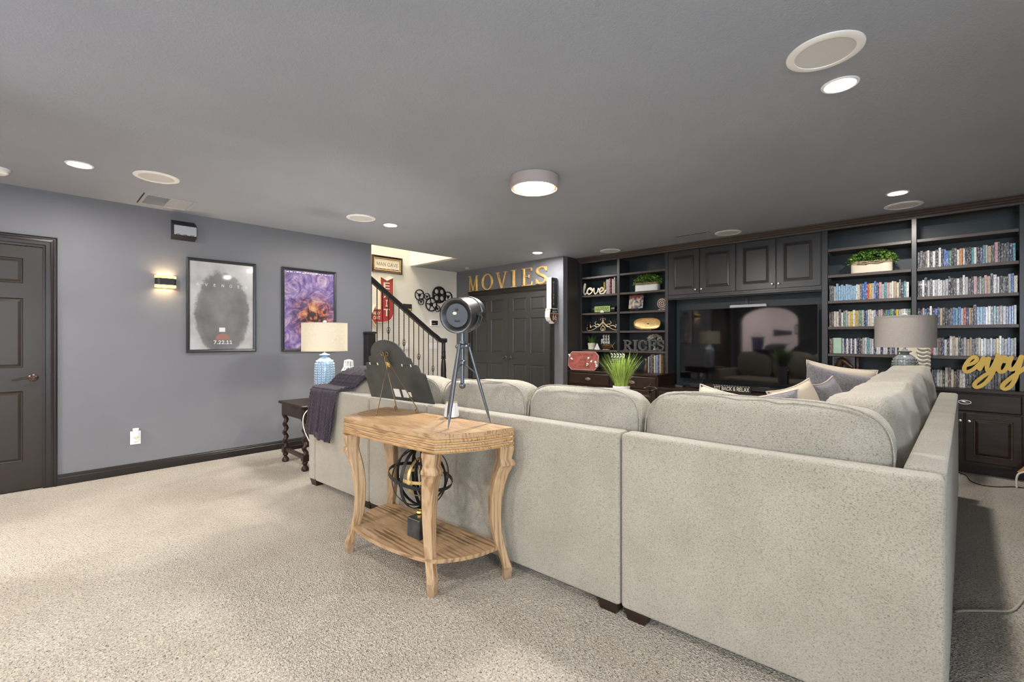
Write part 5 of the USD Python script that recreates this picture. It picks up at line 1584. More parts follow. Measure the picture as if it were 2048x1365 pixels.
# ------------------------------------------------------------------ script words
EN = [[(-0.135, 1.038), (-0.174, 1.055), (-0.201, 1.085), (-0.201, 1.111), (-0.182, 1.118), (-0.151, 1.084), (-0.126, 1.03), (-0.123, 0.993), (-0.143, 0.977), (-0.185, 1.007), (-0.226, 1.064), (-0.247, 1.112), (-0.234, 1.057), (-0.222, 1.005), (-0.25, 1.072), (-0.278, 1.108), (-0.28, 1.095), (-0.27, 1.043), (-0.273, 0.996), (-0.298, 1.012), (-0.323, 1.075), (-0.336, 1.126)], [(-0.339, 1.139), (-0.328, 1.06), (-0.308, 0.986), (-0.278, 0.912), (-0.237, 0.858), (-0.203, 0.837), (-0.188, 0.854), (-0.203, 0.892), (-0.257, 0.955), (-0.308, 0.994), (-0.338, 1.035)], [(-0.373, 1.12), (-0.35, 1.068), (-0.34, 1.017), (-0.353, 0.985), (-0.38, 1.004), (-0.402, 1.063), (-0.395, 1.109), (-0.373, 1.123), (-0.36, 1.112), (-0.373, 1.083), (-0.402, 1.092), (-0.419, 1.121)], [(-0.42, 1.121), (-0.404, 1.056), (-0.414, 1.01), (-0.441, 1.029), (-0.469, 1.094), (-0.479, 1.129)], [(-0.481, 1.13), (-0.462, 1.03), (-0.446, 0.943), (-0.419, 0.87), (-0.387, 0.836), (-0.365, 0.845), (-0.373, 0.881), (-0.426, 0.949), (-0.469, 0.994), (-0.503, 1.035)]]
p = script([[(-a, b) for a, b in c] for c in EN], .030)
dz = CTR + .001 - p.bounds[1]
p = affinity.translate(p, 0, dz)
solo('script_word', place(prism(p, .020), (6.014, 0, 0), **WX), M['gold_flat'], 'large gold cut-out word enjoy standing on the right countertop', 'word sign', smooth=40)
LO = [[(4.239, 2.011), (4.216, 2.073), (4.206, 2.125), (4.215, 2.139), (4.232, 2.096), (4.236, 2.011), (4.216, 1.971), (4.181, 1.994), (4.153, 2.042), (4.118, 2.068)], [(4.118, 2.068), (4.156, 2.053), (4.172, 2.012), (4.147, 1.973), (4.101, 1.983), (4.072, 2.026), (4.093, 2.062), (4.122, 2.066), (4.097, 2.035), (4.041, 2.044)], [(4.044, 2.058), (4.041, 1.997), (4.017, 1.967), (3.974, 2.003), (3.966, 2.049), (3.946, 2.027)], [(3.941, 1.991), (3.886, 2.012), (3.877, 2.042), (3.91, 2.055), (3.941, 2.011), (3.92, 1.964), (3.86, 1.973), (3.827, 2.013)]]
p = affinity.translate(script([[(-a, b) for a, b in c] for c in LO], .019), .045, 0)
p = affinity.translate(p, 0, ZL[1] + .001 - p.bounds[1])
solo('script_word', place(prism(p, .016), (6.075, 0, 0), **WX), M['cream'], 'small cream cut-out word love on the left bookcase', 'word sign', smooth=40)


def books(y1, y0, z, spec, where, x=6.06):
    """spec [(colour, thickness, height, lean degrees)] left to right"""
    y = y1
    for i, (c, w, h, lean) in enumerate(spec):
        xx = x + .006 * ((i * 7) % 4)
        O_ = (0, y, z + .001)
        m = bx(xx, xx + .15, y - w + .0008, y - .0008, z + .001, z + h, .0015)
        if lean:
            m = rot(m, lean, 'x', (xx, y - w, z + .001))
        t = Thing('book', f'{c} book, {ORD(i + 1)} from the left {where}', 'book', (xx + .07, y - w / 2, z), group='books ' + where)
        t.part('cover', m, SP[c], smooth=False)
        pm = bx(xx + .004, xx + .148, y - w + .003, y - .003, z + h, z + h + .0008)
        t.part('pages', rot(pm, lean, 'x', (xx, y - w, z + .001)) if lean else pm, M['paper'])
        y -= w
    return y


books(3.822, 3.58, ZL[1], [('yellow', .018, .19, 0), ('charcoal', .02, .195, 0), ('silver', .028, .225, 0), ('pink', .034, .225, 0), ('brown', .022, .235, 0), ('red', .022, .232, 0), ('white', .018, .22, 0), ('teal', .016, .21, 0), ('cream', .020, .245, 0)], 'beside the word love')
books(3.050, 2.82, CTL, [('silver', .018, .225, 0), ('charcoal', .020, .235, 0), ('brown', .024, .25, 0), ('black', .030, .26, 0), ('cream', .020, .245, 0), ('pale blue', .030, .25, 0), ('navy', .026, .25, 0), ('tan', .026, .26, 0)], 'at the right end of the left countertop', x=5.98)

# ------------------------------------------------------------------ shelf ornaments
def leaves(c, sx, sy, sz, n, r, seed, m, zmax=9.0):
    rg = np.random.default_rng(seed)
    vs, fs, k = [], [], 0
    base = np.array([(0, 0, 0), (.5, .32, .06), (1, 0, .02), (.5, -.32, .06)])
    for i in range(n):
        th, ph = rg.uniform(0, 2 * np.pi), rg.uniform(-.2, 1.35)
        d = np.array([math.cos(th) * math.cos(ph), math.sin(th) * math.cos(ph), math.sin(ph)])
        q = rg.uniform(.55, 1.0) ** .6
        p = np.asarray(c) + d * np.array([sx, sy, sz]) * q
        a = d + rg.normal(0, .6, 3); a /= np.linalg.norm(a)
        b = np.cross(a, rg.normal(0, 1, 3)); b /= np.linalg.norm(b)
        nn = np.cross(a, b); s = r * rg.uniform(.7, 1.3)
        vs.append(p + s * (base[:, :1] * a + base[:, 1:2] * b + base[:, 2:] * nn)); fs += [(k, k + 1, k + 2), (k, k + 2, k + 3)]; k += 4
    v = np.vstack(vs); v[:, 2] = np.minimum(v[:, 2], zmax)
    return v, np.array(fs)


def trough(y1, y0, z, top, x0, x1, label, seed, white):
    t = Thing('planter', label, 'planter', ((x0 + x1) / 2, (y0 + y1) / 2, z))
    w, d, h = (y1 - y0) / 2, (x1 - x0) / 2, top - z
    pts = lambda s: Point(0, 0).buffer(1, 4).__class__([(math.copysign(abs(math.cos(a)) ** .45, math.cos(a)) * w * s, math.copysign(abs(math.sin(a)) ** .45, math.sin(a)) * d * s) for a in np.linspace(0, 2 * np.pi, 48, endpoint=False)])
    o = Polygon(pts(1.0)); c = ((x0 + x1) / 2, (y0 + y1) / 2, z + .001)
    W_ = dict(A=(0, 1, 0), B=(-1, 0, 0), N=(0, 0, 1))
    t.part('trough', place(cat(prism(o.difference(o.buffer(-.007)), h * .72), prism(o.buffer(-.007), .006)), c, **W_), M['white'] if white else M['cream'])
    t.part('jute_band', place(prism(o.difference(o.buffer(-.006)), h * .28, h * .7202), c, **W_), M['jute'])
    t.part('bow', place(cat(*[tube(spline([(0, 0, 0), (s * .05, .014, .008), (s * .10, .004, .006), (s * .05, -.006, .008), (0, 0, 0)], 5), .006, 6) for s in (-1, 1)]), (x0 - .008, c[1], z + h * .80), (0, -1, 0), (0, 0, 1), (-1, 0, 0)), M['jute'])
    t.part('moss', place(prism(o.buffer(-.0075), .006, h - .016), c, **W_), M['soil'])
    rg = np.random.default_rng(seed)
    cc = (c[0], c[1], top - .005)
    t.part('foliage', leaves(cc, d * 1.25, w * 1.20, .122, 760, .026, seed, 0, z + .252), M['leaf'], smooth=False, kind='stuff')
    t.part('foliage', leaves(cc, d * 1.3, w * 1.22, .126, 300, .024, seed + 1, 0, z + .252), M['leaf_light'], smooth=False, kind='stuff')


trough(3.318, 2.957, ZL[1], 2.082, 6.08, 6.21, 'white trough of leafy greenery on the left bookcase', 3, True)
trough(.752, .400, ZR[1], 2.098, 6.08, 6.22, 'white trough of leafy greenery on the right bookcase', 8, False)


def blades(c, n, h, r0, spread, w, seed, m, t, name='blade'):
    rg = np.random.default_rng(seed)
    out = []
    for i in range(n):
        a = rg.uniform(0, 2 * np.pi); r = r0 * math.sqrt(rg.random()); lean = spread * (.15 + .85 * rg.random()); L = h * rg.uniform(.7, 1.05)
        d = np.array([math.cos(a), math.sin(a), 0]); s = np.array([-d[1], d[0], 0])
        q = np.linspace(0, 1, 6)
        p = np.asarray(c) + d * r + np.outer(q, EZ) * L * math.cos(lean) + np.outer(q ** 1.5, d) * L * math.sin(lean)
        ww = w * (1 - q ** 2 * .9)[:, None] / 2
        v = np.vstack([p + s * ww, p - s * ww])
        f = [(k, k + 1, k + 7) for k in range(5)] + [(k, k + 7, k + 6) for k in range(5)]
        out.append((v, np.array(f)))
    return cat(*out)


# green-labelled bottle lying on its side
t = Thing('bottle', 'dark bottle lying on its side with a green HAPPENS label', 'bottle', (6.14, 3.86, ZL[2]))
cz = ZL[2] + .050
t.part('body', place(lathe([(0, -.23), (.030, -.225), (.044, -.20), (.046, -.17), (.046, .17), (.046, .21), (.040, .212), (.040, .17), (0, .165)], 32), (6.14, 3.86, cz), (1, 0, 0), (0, 0, 1), (0, -1, 0)), M['black'])
t.part('label', bx(6.086, 6.092, 3.725, 4.005, ZL[2] + .012, ZL[2] + .102, .001), mat('lime_card', (.30, .42, .13), .5, var=(60, .15)))
t.part('lettering', text_at('HAPPENS', .062, (6.0858, 3.865, ZL[2] + .058), WX, .0008, width=.24, bold=False), M['soil'])
t.part('small_emblem', place(prism(Point(0, 0).buffer(.034).intersection(sbox(-.05, 0, .05, .05)), .004), (6.078, 3.86, ZL[2] + .002), **WX), M['paper'])

# candelabra
t = Thing('candelabra', 'gold scrolled candelabra with seven brown candle cups on the left bookcase', 'candelabra', (6.14, 3.86, ZL[3]))
z0 = ZL[3]
Ca = lambda a, z: (6.14, 3.885 - a, z0 + .002 + z * .86)
arms = []
for s in (-1, 1):
    arms.append(tube(spline([Ca(s * .01, .20), Ca(s * .02, .15), Ca(s * .09, .085), Ca(s * .17, .03), Ca(s * .24, .012), Ca(s * .285, .018), Ca(s * .30, .05), Ca(s * .285, .075)], 6), .006, 6))
    arms.append(tube(spline([Ca(0, .17), Ca(s * .05, .10), Ca(s * .10, .075), Ca(s * .15, .095), Ca(s * .20, .09), Ca(s * .225, .06), Ca(s * .235, .12)], 6), .006, 6))
    arms.append(tube(spline([Ca(s * .06, .11), Ca(s * .10, .125), Ca(s * .13, .12), Ca(s * .145, .15), Ca(s * .12, .185)], 6), .005, 6))
    arms.append(tube(spline([Ca(0, .10), Ca(s * .035, .06), Ca(s * .03, .015), Ca(s * .005, .012), Ca(0, .05)], 6), .005, 6))
    arms.append(tube(spline([Ca(0, .22), Ca(s * .025, .235), Ca(s * .045, .215), Ca(s * .035, .195)], 6), .004, 6))
arms.append(rod(Ca(0, .08), Ca(0, .235), .006))
arms.append(cat(rod((6.10, 3.885, z0 + .006), (6.18, 3.885, z0 + .006), .005)))
t.part('frame', cat(*arms), M['gilt'])
for a, z in [(0, .235), (-.12, .185), (.12, .185), (-.235, .125), (.235, .125), (-.288, .08), (.288, .08)]:
    t.part('candle_cup', mv(lathe([(0, 0), (.008, 0), (.026, .010), (.022, .014), (.018, .016), (.021, .036), (.012, .044), (.006, .046), (0, .0465)], 18), Ca(a, z)), M['bronze'])

t = Thing('potted_plant', 'small spiky green plant in a cream pot on the left bookcase', 'plant', (6.13, 4.085, ZL[4]))
pc = (6.13, 4.085, ZL[4])
t.part('pot', mv(lathe([(0, .001), (.048, .001), (.056, .01), (.056, .04), (.058, .045), (.065, .10), (.067, .105), (.062, .106), (.058, .09), (0, .088)], 32), pc), M['cream'])
t.part('blades', blades((pc[0], pc[1], pc[2] + .09), 60, .145, .04, .95, .014, 4, M['grass_dark'], t), M['grass_dark'], smooth=False, kind='stuff')

t = Thing('model_ship', 'model sailing ship with brown hull and grey sails on the left bookcase', 'model ship', (6.16, 3.80, ZL[4]))
hull = m3.Manifold.hull_points(np.array([(x, y, z) for x, y, z in [(6.15, 3.92, .055), (6.17, 3.92, .055), (6.135, 3.88, .06), (6.185, 3.88, .06), (6.135, 3.76, .055), (6.185, 3.76, .055), (6.16, 3.70, .075), (6.15, 3.90, .012), (6.17, 3.90, .012), (6.15, 3.76, .012), (6.17, 3.76, .012)]]))
t.part('hull', mv(arr(hull), (0, 0, ZL[4] + .012)), M['hide'])
t.part('deck_rail', bx(6.133, 6.187, 3.775, 3.89, ZL[4] + .072, ZL[4] + .078), M['tan'])
t.part('stand', bx(6.14, 6.18, 3.78, 3.89, ZL[4] + .001, ZL[4] + .0115), M['tan'])
for i, y in enumerate((3.875, 3.83, 3.785)):
    ms = t.part('mast', rod((6.16, y, ZL[4] + .07), (6.16, y, ZL[4] + .245), .003), M['tan'])
    for k in range(3):
        q = np.array([[(6.152 - .010 * math.sin(u * math.pi), y - .018 + .036 * v * (1 - .15 * k) + .003 * k, ZL[4] + .095 + k * .048 + .040 * u) for v in (0, .5, 1)] for u in np.linspace(0, 1, 5)])
        t.part('sail', sheet(q, .0015), M['paper'], under=ms)
t.part('jib', sheet(np.array([[(6.16, 3.93 - .045 * v * u, ZL[4] + .08 + .09 * u) for v in (0, 1)] for u in np.linspace(1, .05, 4)]), .0015), M['paper'])
t.part('spars', cat(rod((6.12, 3.74, ZL[4] + .03), (6.12, 3.66, ZL[4] + .115), .004), rod((6.12, 3.735, ZL[4] + .10), (6.12, 3.68, ZL[4] + .02), .004)), M['brass'])
t = Thing('model_sailboat', 'tiny white model sailboat in front of the model ship', 'model boat', (6.07, 3.945, ZL[4]))
t.part('sail', place(prism(Polygon([(-.045, .022), (.045, .022), (.008, .10), (-.004, .10)]), .006), (6.07, 3.945, ZL[4] + .001), **WX), M['paper'])
t.part('hull', bx(6.055, 6.085, 3.895, 3.99, ZL[4] + .001, ZL[4] + .020, .006), M['white'])

# magazine on a stand
t = Thing('magazine', 'glossy magazine propped on a small black stand on the left bookcase', 'magazine', (6.14, 3.31, ZL[2]))
M['cover_print'] = usdkit.material(stage, '/World/Looks/cover_print', {
    'g': ('geometry', {}), 'n': ('noise_texture', {'scale': 24.0, 'detail': 3.0}), 'r': ('rgb_ramp', {'ramp': [(.32, (.03, .03, .06)), (.44, (.10, .10, .16)), (.52, (.34, .28, .24)), (.60, (.55, .40, .15)), (.72, (.5, .5, .5))]}), 'p': ('principled_bsdf', {'roughness': .25})},
    [('g.position', 'n.vector'), ('n.fac', 'r.fac'), ('r.color', 'p.base_color')], surface='p.BSDF')
tilt = lambda m: rot(m, 10, 'y', (6.11, 0, ZL[2] + .04))
t.part('cover', tilt(place(bx(-3.425, -3.195, ZL[2] + .042, ZL[2] + .245, 0, .004), (6.112, 0, 0), **WX)), M['cover_print'])
t.part('title', tilt(place(cat(*[bx(-3.415 + k * .026, -3.395 + k * .026, ZL[2] + .205, ZL[2] + .238, .0041, .0047) for k in range(8)]), (6.112, 0, 0), **WX)), M['red_sign'], kind='stuff')
t = Thing('display_stand', 'small black display stand under the magazine', 'stand', (6.13, 3.31, ZL[2]))
for y in (3.26, 3.36):
    t.part('leg', cat(rod((6.085, y, ZL[2] + .005), (6.20, y, ZL[2] + .005), .004), rod((6.085, y, ZL[2] + .005), (6.082, y, ZL[2] + .052), .004), rod((6.155, y, ZL[2] + .005), (6.175, y, ZL[2] + .12), .004)), M['black'])
t.part('ledge', bx(6.088, 6.125, 3.24, 3.38, ZL[2] + .026, ZL[2] + .032), M['black'])
# spiral
t = Thing('spiral_ornament', 'brown and silver spiral ornament on a white stand on the left bookcase', 'ornament', (6.12, 2.90, ZL[2]))
sp_ = [(r * math.cos(a), r * math.sin(a), 0) for a, r in zip(np.linspace(0, 6 * np.pi, 90), np.linspace(.006, .078, 90))]
O = (6.12, 2.905, ZL[2] + .098)
t.part('disc', place(prism(Point(0, 0).buffer(.076, 24), .012, -.012), O, **WX), M['hide'])
t.part('spiral', place(tube(np.array(sp_), .0055, 6), O, **WX), M['nickel'])
t.part('stand', cat(bx(6.10, 6.15, 2.83, 2.895, ZL[2] + .001, ZL[2] + .012), bx(6.10, 6.15, 2.918, 2.95, ZL[2] + .001, ZL[2] + .012), bx(6.095, 6.105, 2.819, 2.8285, ZL[2] + .001, ZL[2] + .20)), M['white'])
# golden oval dish
t = Thing('oval_dish', 'long golden oval dish on edge on the left bookcase', 'dish', (6.15, 3.13, ZL[3]))
a = np.linspace(0, 2 * np.pi, 48, endpoint=False); rows = []
for s, dp in [(1, 0), (.93, .016), (.8, .026), (.5, .032), (.08, .034)]:
    rows.append(np.stack([-3.135 + .205 * s * np.sign(np.cos(a)) * np.abs(np.cos(a)) ** .7, ZL[3] + .098 + .080 * s * np.sign(np.sin(a)) * np.abs(np.sin(a)) ** .75, -dp * np.ones_like(a)], -1))
Gd = np.array(rows); k = len(a)
fd = np.array([(i * k + j, i * k + (j + 1) % k, (i + 1) * k + (j + 1) % k, (i + 1) * k + j) for i in range(4) for j in range(k)])
t.part('bowl', place((Gd.reshape(-1, 3), fd), (6.12, 0, 0), **WX), M['gold'])
t.part('rim', place(tube(rows[0], .006, 6, closed=True), (6.12, 0, 0), **WX), M['brass'])
t.part('stand', cat(bx(6.10, 6.20, 3.06, 3.08, ZL[3] + .001, ZL[3] + .016), bx(6.10, 6.20, 3.19, 3.21, ZL[3] + .001, ZL[3] + .016)), M['bronze'])
# RICES letters
for ch, y1, y0 in [('R', 3.499, 3.352), ('I', 3.345, 3.262), ('C', 3.254, 3.120), ('E', 3.105, 2.968), ('S', 2.962, 2.862)]:
    p = letter(ch, y1 - y0, .150, .004)
    p = affinity.translate(p, 0, -p.bounds[1])
    m = cat(prism(p, .018), prism(p.buffer(-.012), .005, .018))
    solo('wood_letter', place(m, (6.10, y1 - .004, ZL[4] + .001), **WX), mat('letter_wood_' + ch, (.085, .080, .078), .6, var=(30, .3)), f'dark grey wooden letter {ch} of the word RICES', 'letter', group='RICES letters', smooth=20)
t = Thing('flower_topiary', 'cream flower ball in a slim vase behind the wooden letters', 'flowers', (6.22, 3.06, ZL[4]))
fc = np.array([6.22, 3.065, ZL[4]])
t.part('vase', mv(lathe([(0, .001), (.03, .001), (.022, .02), (.012, .05), (.014, .09), (.02, .12), (0, .12)], 20), fc), M['cream'])
rg = np.random.default_rng(3)
for i in range(16):
    a, e = rg.uniform(0, 2 * np.pi), rg.uniform(-.3, 1.3)
    c = fc + [.055 * math.cos(a) * math.cos(e), .085 * math.sin(a) * math.cos(e), .165 + .05 * math.sin(e)]
    t.part('blossom', leaves(c, .018, .018, .018, 26, .022, i, 0), M['flower'], smooth=False)
# clapperboard
t = Thing('clapperboard', 'black and white film clapperboard behind the tall grass', 'clapperboard', (5.99, 3.53, CTL))
O = (5.99, 0, CTL + .001)
t.part('slate', place(bx(-3.655, -3.415, 0, .190, -.008, 0), O, **WX), M['charcoal'] if 'charcoal' in M else M['black'])
for j, (z0_, sg_) in enumerate([(.196, 1), (.232, -1)]):
    st_ = t.part('clap_stick', rot(place(bx(-3.655, -3.405, z0_, z0_ + .030, -.008, 0), O, **WX), 0, 'x'), M['black'])
    for k in range(5):
        y = -3.650 + k * .049
        sk = .012 * sg_
        t.part('stripe', place(prism(Polygon([(y - sk + .006, z0_ + .001), (y - sk + .030, z0_ + .001), (y + sk + .030, z0_ + .029), (y + sk + .006, z0_ + .029)]), .0008), (5.99, 0, CTL + .001), **WX), M['white'], under=st_)
for z, w in [(.165, .11), (.140, .20), (.105, .19), (.07, .17)]:
    t.part('printed_line', place(bx(-3.645, -3.645 + w, z, z + .006, .0001, .0007), O, **WX), M['white'])
t = Thing('copper_flask', 'small copper flask left of the books on the left countertop', 'flask', (6.06, 3.115, CTL))
t.part('body', mv(lathe([(0, .001), (.028, .001), (.036, .02), (.036, .06), (.022, .10), (.010, .125), (.010, .165), (0, .166)], 26), (6.06, 3.115, CTL)), M['hide'])
t.part('stopper', mv(lathe([(0, .166), (.012, .167), (.013, .19), (0, .192)], 18), (6.06, 3.115, CTL)), M['copper'])
# popcorn sign
t = Thing('popcorn_sign', 'red octagonal wooden sign with popcorn pieces on the left countertop', 'sign', (5.76, 4.0, CTL))
oc = Polygon([(.058, 0), (.442, 0), (.5, .062), (.5, .225), (.442, .285), (.058, .285), (0, .225), (0, .062)])
a_ = np.array([5.700, 4.236, CTL + .001]); b_ = np.array([5.785, 3.752, CTL + .001])
A_ = (b_ - a_) / np.linalg.norm(b_ - a_)
N_ = np.array([A_[1], -A_[0], 0]); N_ = N_ if N_[0] < 0 else -N_
ln = math.radians(8)
B_ = EZ * math.cos(ln) - N_ * math.sin(ln); N2 = np.cross(A_, B_)
PW = dict(A=A_, B=B_, N=N2)
O = a_ - N_ * .012
t.part('board', place(prism(oc, .014), O, **PW), M['red_wood'], smooth=20)
t.part('rim', place(prism(oc.difference(oc.buffer(-.012, join_style=2)), .003, .0142), O, **PW), mat('faded_red_edge', (.42, .24, .22), .6), smooth=20)
for s, x, z, h, w in [('SALT N BUTTERY', .29, .232, .026, .24), ('JUST', .13, .215, .018, .06), ('HOT', .255, .155, .034, .10), ('BUTTERED', .27, .108, .016, .16), ('SO GOOD', .27, .060, .026, .20)]:
    t.part('lettering', text_at(s, h, O + A_ * x + B_ * z + N2 * .0142, PW, .0008, width=w, bold=False), M['dark_text'])
for i, (x, z) in enumerate([(.018, .222), (.058, .165), (.345, .185), (.392, .140), (.455, .122), (.325, .085), (.478, .075)]):
    rg = np.random.default_rng(i)
    t.part('popcorn', cat(*[sphere(O + A_ * (x + rg.uniform(-.012, .012)) + B_ * (z + rg.uniform(-.015, .015)) + N2 * .022, rg.uniform(.010, .015), 1) for _ in range(5)]), M['paper'])

# things in the right tower's lower bay
t = Thing('horse_head', 'bronze horse head ornament at the left of the right countertop', 'figurine', (6.16, .80, CTR))
hp_ = [((6.17, .885, .03), .035), ((6.165, .87, .13), .042), ((6.15, .85, .22), .034), ((6.135, .83, .265), .030), ((6.115, .79, .235), .028), ((6.10, .755, .195), .020), ((6.095, .735, .175), .017)]
sm = [m3.Manifold.sphere(r, 14).translate(tuple(np.array(c) * [1, 1, .84] + [0, 0, CTR + .012])) for c, r in hp_]
hd = m3.Manifold()
for a, b in zip(sm[:-1], sm[1:]):
    hd = hd + m3.Manifold.batch_hull([a, b])
t.part('head', arr(hd), M['hide'])
for s in (-.014, .014):
    t.part('ear', lathe([(0, 0), (.010, 0), (.008, .02), (0, .034)], 10, (6.14 + s, .842, CTR + .228)), M['hide'])
t.part('mane', cat(*[sphere((6.165, .905 - .010 * k, CTR + .08 + .020 * k), .020, 1, (.8, 1, 1.2)) for k in range(7)]), M['black'])
t.part('base', bx(6.12, 6.21, .835, .935, CTR + .001, CTR + .018, .003), M['black'])
solo('book', bx(6.20, 6.30, .690, .712, CTR + .001, CTR + .262, .002), SP['brown'], 'brown hardback standing behind the horse head', 'book')
t = Thing('photo_frame', 'colourful framed print leaning at the back of the right countertop', 'picture', (6.28, .85, CTR))
t.part('frame', place(rect_sweep(-.940, -.735, CTR + .002, CTR + .262, [(0, 0), (0, .014), (.012, .012), (.014, .006)], back=True), (6.30, 0, 0), **WX), M['cream'], smooth=False)
t.part('print', place(bx(-.928, -.747, CTR + .014, CTR + .250, .002, .005), (6.30, 0, 0), **WX), mat('pastel_print', (.42, .38, .46), .4, var=(22, .6)))
t = Thing('ruffled_canvas', 'tall cream canvas with a ruffled edge behind the right table lamp', 'wall decor', (6.0, .18, CTR))
O = (5.993, 0, CTR + .001)
t.part('canvas', place(bx(-.345, -.110, 0, .43, -.020, 0, .002), O, **WX), M['cream'])
for k in range(11):
    z = .03 + k * .037
    q = spline([(-.21 + .012 * (k % 2), z + .02, .003), (-.19, z + .008, .016), (-.16, z, .020), (-.135, z + .008, .016), (-.113, z - .004, .006)], 5)
    t.part('ruffle', place(tube(q, .011, 7), O, **WX), M['flower'])
solo('rear_shelf_board', bx(6.01, 6.04, -.0, .001, 0, .001), M['case'], 'x', 'x') if False else None

# ------------------------------------------------------------------ right side table and lamp
ZT2 = .672
et = Thing('end_table', 'dark end table at the far right end of the sofa', 'side table', (5.50, .30, 0))
et.part('top', bx(5.26, 5.78, .04, .56, ZT2 - .026, ZT2, .006), M['espresso'])
et.part('apron', cat(bx(5.29, 5.75, .06, .08, ZT2 - .12, ZT2 - .027), bx(5.29, 5.75, .52, .54, ZT2 - .12, ZT2 - .027), bx(5.28, 5.30, .081, .519, ZT2 - .12, ZT2 - .027), bx(5.74, 5.76, .081, .519, ZT2 - .12, ZT2 - .027)), M['espresso'])
for x in (5.31, 5.73):
    for y in (.09, .51):
        et.part('leg', cat(lathe([(0, 0), (.02, 0), (.028, .05), (.024, .10), (.028, .3), (.022, .5), (.028, ZT2 - .121), (0, ZT2 - .12)], 18, (x, y, 0))), M['espresso'])
table_lamp((5.508, .275), ZT2, 1.196, 1.480, 'unlit table lamp with a grey ribbed base in front of the disc shelves', M['ceramic_grey'], M['shade_off'], False)

# ------------------------------------------------------------------ pillows
def put_pillow(c, w, h, th_, rz, lean, roll, m, label, seed, pipe=None, name='throw_pillow'):
    pm, ring = pillow(w, h, th_, 18, seed)
    X = lambda q: mv(rot(rot(rot(q, roll, 'y'), lean, 'x'), rz, 'z'), c)
    t = Thing(name, label, 'pillow', (c[0], c[1], c[2] - h / 2))
    t.part('cover', X(pm), m, smooth=60)
    if pipe:
        t.part('piping', X(tube(ring, .006, 6, closed=True)), pipe)


put_pillow((4.62, .665, .785), .52, .48, .15, -62, -12, 13, M['lavender'], 'lavender-grey throw pillow standing at the right end of the sofa', 1)
put_pillow((4.82, .675, .80), .54, .50, .12, -62, -12, 9, M['cream_cloth'], 'cream throw pillow tucked behind the lavender-grey one', 2, M['flower'])
put_pillow((3.55, .70, .745), .50, .46, .15, -20, -18, -8, M['cream_cloth'], 'cream piped throw pillow on the right side of the sofa', 3, M['piping'])
put_pillow((4.22, .62, .735), .44, .46, .14, -10, -18, -6, M['lavender'], 'grey throw pillow between the cream pillow and the right cushions', 4, M['piping'])
put_pillow((2.70, .735, .75), .46, .46, .15, -75, -14, -10, M['lavender'], 'grey piped throw pillow behind the corner cushion', 5, M['piping'])
put_pillow((2.97, .98, .735), .44, .44, .14, -88, -14, 8, M['cream_cloth'], 'cream throw pillow peeping over the sofa back below the slogan sign', 6, M['piping'])

# ------------------------------------------------------------------ coffee table and its plant
t = Thing('coffee_table', 'low dark coffee table hidden behind the sofa', 'table', (3.95, 2.25, 0))
t.part('top', bx(3.55, 4.35, 1.75, 2.75, .40, .44, .008), M['espresso'])
for x in (3.60, 4.30):
    for y in (1.80, 2.70):
        t.part('leg', bx(x - .035, x + .035, y - .035, y + .035, 0, .399, .006), M['espresso'])
t = Thing('grass_plant', 'tall yellow-green ornamental grass in a pale pot behind the sofa', 'plant', (3.90, 2.26, .441))
gc2 = np.array([3.90, 2.262, .441])
t.part('pot', mv(lathe([(0, .001), (.060, .001), (.066, .02), (.078, .32), (.081, .365), (.082, .378), (.077, .38), (.072, .35), (0, .345)], 40), gc2), M['ceramic'])
bl = []
rg = np.random.default_rng(12)
for i in range(3):
    bb_ = blades(gc2 + [0, 0, .35], 80, .365, .058, .66, .009, 20 + i, 0, t)
    t.part('blades', bb_, M['grass'] if i != 1 else mat('grass_blade_light', (.40, .50, .13), .5), smooth=False, kind='stuff')
t = Thing('gold_ornament', 'small gold scrolled ornament behind the sofa, right of the tall grass', 'ornament', (4.15, 2.085, .441))
oc_ = np.array([4.15, 2.09, .441])
t.part('base', mv(lathe([(0, .001), (.05, .001), (.05, .02), (.015, .04), (.012, .30), (.03, .32), (0, .33)], 20), oc_), M['bronze'])
for s in (-1, 1):
    t.part('scroll', tube(spline([oc_ + [0, 0, .32], oc_ + [.02 * s, -.03 * s, .335], oc_ + [.035 * s, -.045 * s, .345], oc_ + [.02 * s, -.025 * s, .36], oc_ + [0, 0, .37]], 6), .006, 6), M['bronze'])
t.part('finial', sphere(oc_ + [0, 0, .385], .012, 1), M['bronze'])

# ------------------------------------------------------------------ cords and hanger on the carpet at the right
solo('extension_cord', tube(spline([(2.955, -.034, .009), (2.98, -.05, .008), (3.01, -.075, .007), (3.08, -.15, .007), (3.14, -.215, .007), (3.24, -.25, .007), (3.45, -.30, .007), (3.7, -.36, .007), (4.0, -.46, .007)], 8), .0055, 8), mat('beige_cord', (.50, .45, .37), .5), 'beige cord snaking over the carpet beside the right of the sofa', 'cord')
solo('extension_cord', tube(spline([(6.10, -.06, .006), (6.02, -.10, .006), (5.95, -.135, .006), (5.80, -.15, .006), (5.70, -.185, .006), (5.66, -.25, .006), (5.70, -.33, .006), (5.79, -.43, .006), (5.80, -.56, .006)], 8), .0035, 7), M['iron'], 'thin dark cord on the carpet in front of the right base cabinet', 'cord')
t = Thing('folded_stand', 'edge of a small folding tan stand at the far right edge on the carpet', 'stand', (5.80, -.52, 0))
t.part('panel', arr(m3.Manifold.hull_points(np.array([(5.80, -.440, .135), (5.80, -.445, .128), (5.80, -.50, .215), (5.80, -.62, .185), (5.815, -.440, .135), (5.815, -.50, .215), (5.815, -.62, .185), (5.815, -.445, .128)]))), M['tan'])
t.part('leg', tube(spline([(5.79, -.435, .002), (5.79, -.437, .095), (5.79, -.47, .140), (5.79, -.60, .20)], 6), .007, 8), M['paper'])
